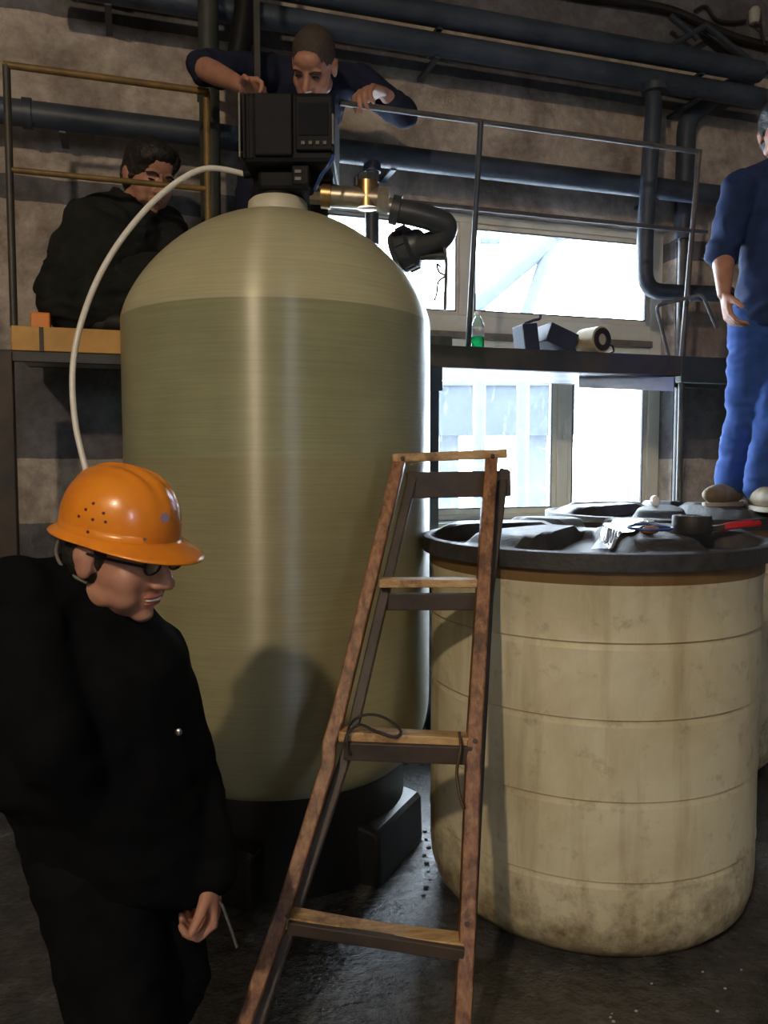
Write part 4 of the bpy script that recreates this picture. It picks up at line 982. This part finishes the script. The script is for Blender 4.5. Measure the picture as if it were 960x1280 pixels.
    if face:
        for s in (-1, 1):
            e = MB(); e.ell(X(s * .032, .0835, .000), r * .0135 * hk, f * .006 * hk, u * .0035 * hk, 12, 8); e.build('eye', 'eye_dark', root)
            e = MB(); e.tube(spline([X(s * .014, .095, .018), X(s * .032, .0925, .0235), X(s * .052, .078, .017)], 5), .0042 * hk, 8); e.build('eyebrow', 'hair', root)
        e = MB(); e.ell(X(0, .0855, -.0600), r * .026 * hk, f * .0090 * hk, u * .0048 * hk, 14, 8).ell(X(0, .0835, -.0735), r * .022 * hk, f * .0090 * hk, u * .0055 * hk, 14, 8)
        e.build('lips', 'lips', root)
        if mouth:
            e = MB(); e.ell(X(0, .0860, -.0663), r * .022 * hk, f * .0075 * hk, u * .0050 * hk, 12, 6); e.build('teeth', 'teeth', root)
    return root, r, X

# --- person standing on the far lid, blue work clothes
Y = 3.60
def G(px, py, y_): return P(px, py, y_)
an1 = G(950, 618, 3.52); an2 = G(912, 619, 3.72)
def foot_z(an, toe):                                  # highest point of the lid under the whole shoe
    t_ = toe.normalized(); c_ = t_.cross(UP); return max(lid_z(an + t_ * (i * .02) + c_ * j, BC2, math.radians(40)) for i in range(-5, 11) for j in (-.045, 0, .045))
toe1, toe2 = V((-.15, -1, 0)), V((-.75, -.6, 0))
zl1 = foot_z(an1, toe1); zl2_ = foot_z(an2, toe2)
an1.z = zl1 + .101; an2.z = zl2_ + .101
person('person in blue work clothes standing on the far lid with one arm hanging', V((an1.x, an1.y, zl1)),
       G(972, 392, 3.62), G(985, 270, 3.64), G(988, 212, 3.63), (G(976, 164, 3.58), V((-.28, -1, -.06)), V((0, 0, 1)), 1.03),
       [(G(1045, 236, 3.62), G(1062, 315, 3.62), G(1050, 385, 3.52), V((-.05, -.25, -1)), V((-1, 0, 0)), V((0, -1, 0)), .35, 1.0, 1.0),
        (G(925, 236, 3.62), G(904, 314, 3.60), G(905, 367, 3.50), V((.12, -.22, -1)), V((1, .15, 0)), V((-.15, -1, 0)), .42, .98, 1.08)],
       [(G(998, 398, 3.62), G(972, 505, 3.54), an1, toe1), (G(946, 398, 3.64), G(932, 512, 3.66), an2, toe2)],
       k=1.05, top='cloth_blue', bottom='denim_blue', shoe='shoe_tan', fold=.010, hem=.0)

# --- shaven-headed person bending over the valve
person('shaven-headed person in dark navy jacket bending over the control valve', V((G(330, 300, 3.98).x, 3.98, WALK_Z)),
       G(352, 225, 3.90), G(376, 128, 3.86), G(391, 98, 3.72), (G(392, 81, 3.42), V((-.24, -.58, -.80)), V((-.02, -.80, .58)), 1.12),
       [(G(342, 92, 3.72), G(252, 84, 3.36), G(301, 106, 3.12), V((.75, -.35, -.22)), V((.1, -.2, -1)), V((.3, -1, .2)), .5, .74, 1.0),
        (G(450, 104, 3.84), G(505, 142, 3.88), G(480, 117, 3.75), V((-.66, -.70, -.16)), V((0, -.2, -1)), V((-.72, .68, 0)), .60, 1.55, 1.25)],
       [(G(326, 236, 3.90), G(316, 330, 3.86), V((G(318, 300, 3.86).x, 3.86, WALK_Z + .101)), V((0, -1, 0))), (G(378, 236, 3.90), G(378, 330, 3.86), V((G(372, 300, 3.86).x, 3.86, WALK_Z + .101)), V((0, -1, 0)))],
       k=1.05, top='cloth_navy', bottom='cloth_navy', hairm='hair_short', hair_style='shaved', fold=.010, hem=.06)

# --- person crouching on the walkway
def GW(px, py, n): return WP(px, py, n)
nC = -.46
gz = WALK_Z + .117
def flo(px, n): q = GW(px, 430, n); return V((q.x, q.y, gz))
person('black-haired person in dark jacket crouching on the walkway behind the yellow rail', V((GW(120, 420, nC).x, GW(120, 420, nC).y, WALK_Z)),
       GW(104, 368, nC), GW(146, 296, nC + .02), GW(166, 262, nC), (GW(186, 222, nC - .04), V((.70, -.72, -.42)), V((.22, -.2, 1)), 1.24),
       [(GW(112, 292, nC - .10), GW(140, 352, nC - .13), GW(200, 362, nC - .10), V((1, -.1, -.3)), V((0, .3, -1)), V((0, 1, .2)), .5, 1.9, 1.0),
        (GW(208, 286, nC + .10), GW(222, 340, nC + .02), GW(208, 372, nC - .05), V((.35, -.2, -.8)), V((0, .3, -1)), V((0, 1, .2)), .5, 1.9, 1.0)],
       [(GW(92, 378, nC - .08), GW(190, 344, nC - .10), flo(128, nC - .10), V((1, -.1, 0))), (GW(120, 378, nC + .10), GW(206, 340, nC + .12), flo(150, nC + .10), V((1, 0, 0)))],
       k=1.22, top='cloth_charcoal', bottom='cloth_charcoal', fold=.012, girth=1.12, hem=-.02)

# --- person in the foreground with the orange hard hat
fY = 1.45
hat_f = V((.88, -.40, -.17)); hat_u = V((.15, -.08, .97))
hcF = G(150, 690, fY)
kF = 1.0
rootF, rF, XF = person('person in black jacket and orange hard hat stooping in front of the tall tank', V((G(120, 1100, fY).x, 1.44, 0)),
       G(142, 1040, 1.47), G(108, 838, 1.48), G(108, 748, 1.48), (hcF, V((.91, -.36, -.20)), V((.18, -.10, .98)), 1.0),
       [(G(22, 748, 1.38), G(60, 925, 1.26), G(135, 1045, 1.40), V((.6, .5, -.4)), V((0, .6, -.3)), V((.5, -.2, .6)), .6, 1.97, .9),
        (G(188, 824, 1.58), G(238, 985, 1.56), G(265, 1088, 1.46), V((.05, -.12, -1)), V((-.9, .3, 0)), V((.15, -1, 0)), [.9, 1.0, 1.05, 1.1], 1.97, .98)],
       [(G(120, 1085, 1.42), V((-.46, 1.34, .40)), V((-.60, 1.28, .10)), V((.9, .0, 0))), (G(175, 1085, 1.52), V((-.42, 1.50, .40)), V((-.58, 1.47, .10)), V((.95, -.1, 0)))],
       k=kF, top='cloth_black', bottom='cloth_black', fold=.006, girth=1.32, hem=.06, mouth=True, hair_style='hat')
MB().ell(G(223, 915, 1.40) , V((.007, 0, 0)), V((0, .004, 0)), V((0, 0, .007)), 12, 8).build('snap_button', 'silver', rootF)
# glasses
gls = MB(); 
for s in (-1, 1):
    lp_ = [XF(s * .033 + .022 * math.cos(a_), .099, .003 + .015 * math.sin(a_)) for a_ in [2 * math.pi * i / 16 for i in range(17)]]
    gls.tube(lp_, .0022, 6); gls.tube([XF(s * .055, .099, .006), XF(s * .074, .06, .008), XF(s * .082, -.02, .006)], .0026, 6)
gls.tube([XF(-.011, .100, .006), XF(.011, .100, .006)], .002, 6)
go = gls.build('glasses', 'black_plastic', rootF)
for s in (-1, 1):
    q = MB(); q.ell(XF(s * .033, .099, .003), rF * .021, V(XF(0, 1, 0) - XF(0, 0, 0)) * .001, V(XF(0, 0, 1) - XF(0, 0, 0)) * .0145, 16, 8); q.build('lens', 'clear_film', go)
# thin rod in the hand
tag(MB().tube([G(262, 1112, 1.44), G(278, 1132, 1.435), G(291, 1168, 1.43), G(296, 1184, 1.43)], .0028, 8).build('thin_rod', 'rail_grey'), 'thin bent rod held in the hand of the hard-hatted person', 'rod')

# hard hat
hf_ = hat_f.normalized(); hu_ = (hat_u - hf_ * hat_u.dot(hf_)).normalized(); hr_ = hf_.cross(hu_)
hc = G(150, 662, fY); HS = .90
def HX(a_, b_, c_): return hc + (hr_ * a_ + hf_ * b_ + hu_ * c_) * HS
t = thing('hard_hat', hc, 'orange plastic hard hat with ridges and vent holes worn by the foreground person', 'hard hat')
NT = 72
def hat_pt(th, v_):
    """v_ 0 at the crown .. 1 at the band; th 0 = front"""
    a_ = v_ * math.pi / 2
    rx, ry, H = .109, .128, .128
    cr = math.sin(a_) ** .82; x_ = rx * cr * math.sin(th); y_ = ry * cr * math.cos(th); z_ = H * math.cos(a_) ** .80
    top = max(0, 1 - v_ * v_)
    rb_ = 0
    for c_, wd, hh in ((0, .014, .007), (.034, .008, .0045), (-.034, .008, .0045)):
        rb_ += hh * math.exp(-((x_ - c_) / wd) ** 4)
    fad = min(1, max(0, (1.02 - v_) / .25)) * (1 if abs(math.cos(th)) > .15 or v_ < .6 else 1)
    return HX(x_ * (1 + rb_ * fad * .0), y_ * (1 + rb_ * fad * 1.2), z_ + rb_ * fad * (0.4 + .6 * math.cos(a_)))
def brim_pt(th, e):
    fr_ = max(0, math.cos(th)) ** 2; bk_ = max(0, -math.cos(th)) ** 2
    L = .010 + .052 * fr_ + .014 * bk_
    x_ = (.109 + L * e) * math.sin(th); y_ = (.128 + L * e) * math.cos(th)
    z_ = -.004 - e * (.012 + .010 * fr_) + .004 * (1 - e)
    return HX(x_, y_, z_)
rings = [[hat_pt(2 * math.pi * k / NT, max(.004, i / 20)) for k in range(NT)] for i in range(21)]
rings += [[brim_pt(2 * math.pi * k / NT, e) for k in range(NT)] for e in (.0, .15, .5, .85, 1.0)]
m = MB(); m.rings(rings, cap=False); m.f.append(tuple(reversed(range(NT))))
o = m.build('shell', 'hat_orange', t, angle=180); sm = o.modifiers.new('thick', 'SOLIDIFY'); sm.thickness = .003; sm.offset = -1
# vents on the right-hand side
def hat_surf(th, v_):
    p = hat_pt(th, v_); q = hat_pt(th + .02, v_) - p; r_ = hat_pt(th, v_ + .02) - p; n_ = q.cross(r_).normalized()
    if n_.dot(p - hc) < 0: n_ = -n_
    return p, n_
def hat_hole(px, py, r_, name, m_):
    best = None
    d = ray(px, py)
    for i in range(0, 120):
        th = 2 * math.pi * i / 120
        for j_ in range(4, 40):
            p, n_ = hat_surf(th, j_ / 40)
            if n_.dot(d) > 0: continue
            rel = p - V((0, 0, EYE)); e = (rel - d * (rel.dot(d) / d.dot(d))).length
            if best is None or e < best[0]: best = (e, p, n_)
    _, p, n_ = best
    MB().cyl(p - n_ * .002, p + n_ * .0012, r_, 12).build(name, m_, t)
for q in ((118, 629), (106, 636), (97, 646), (114, 650), (128, 641), (131, 654), (109, 667)): hat_hole(*q, .0026, 'vent_hole', 'hole_dark')
hat_hole(181, 676, .0026, 'rivet', 'silver'); hat_hole(205, 646, .009, 'badge', 'badge')
sp_ = [HX(.09, -.06, -.005), HX(.088, -.075, -.05), HX(.08, -.05, -.085), HX(.07, .0, -.095)]
MB().tube(spline([HX(-.085, -.06, -.0), HX(-.088, -.075, -.05), HX(-.084, -.05, -.085), HX(-.075, .0, -.10)], 6), .0032, 8).build('chin_strap', 'strap_grey', t)
MB().tube(spline([HX(.085, -.06, -.0), HX(.088, -.075, -.05), HX(.084, -.05, -.085), HX(.075, .0, -.10)], 6), .0032, 8).build('chin_strap', 'strap_grey', t)
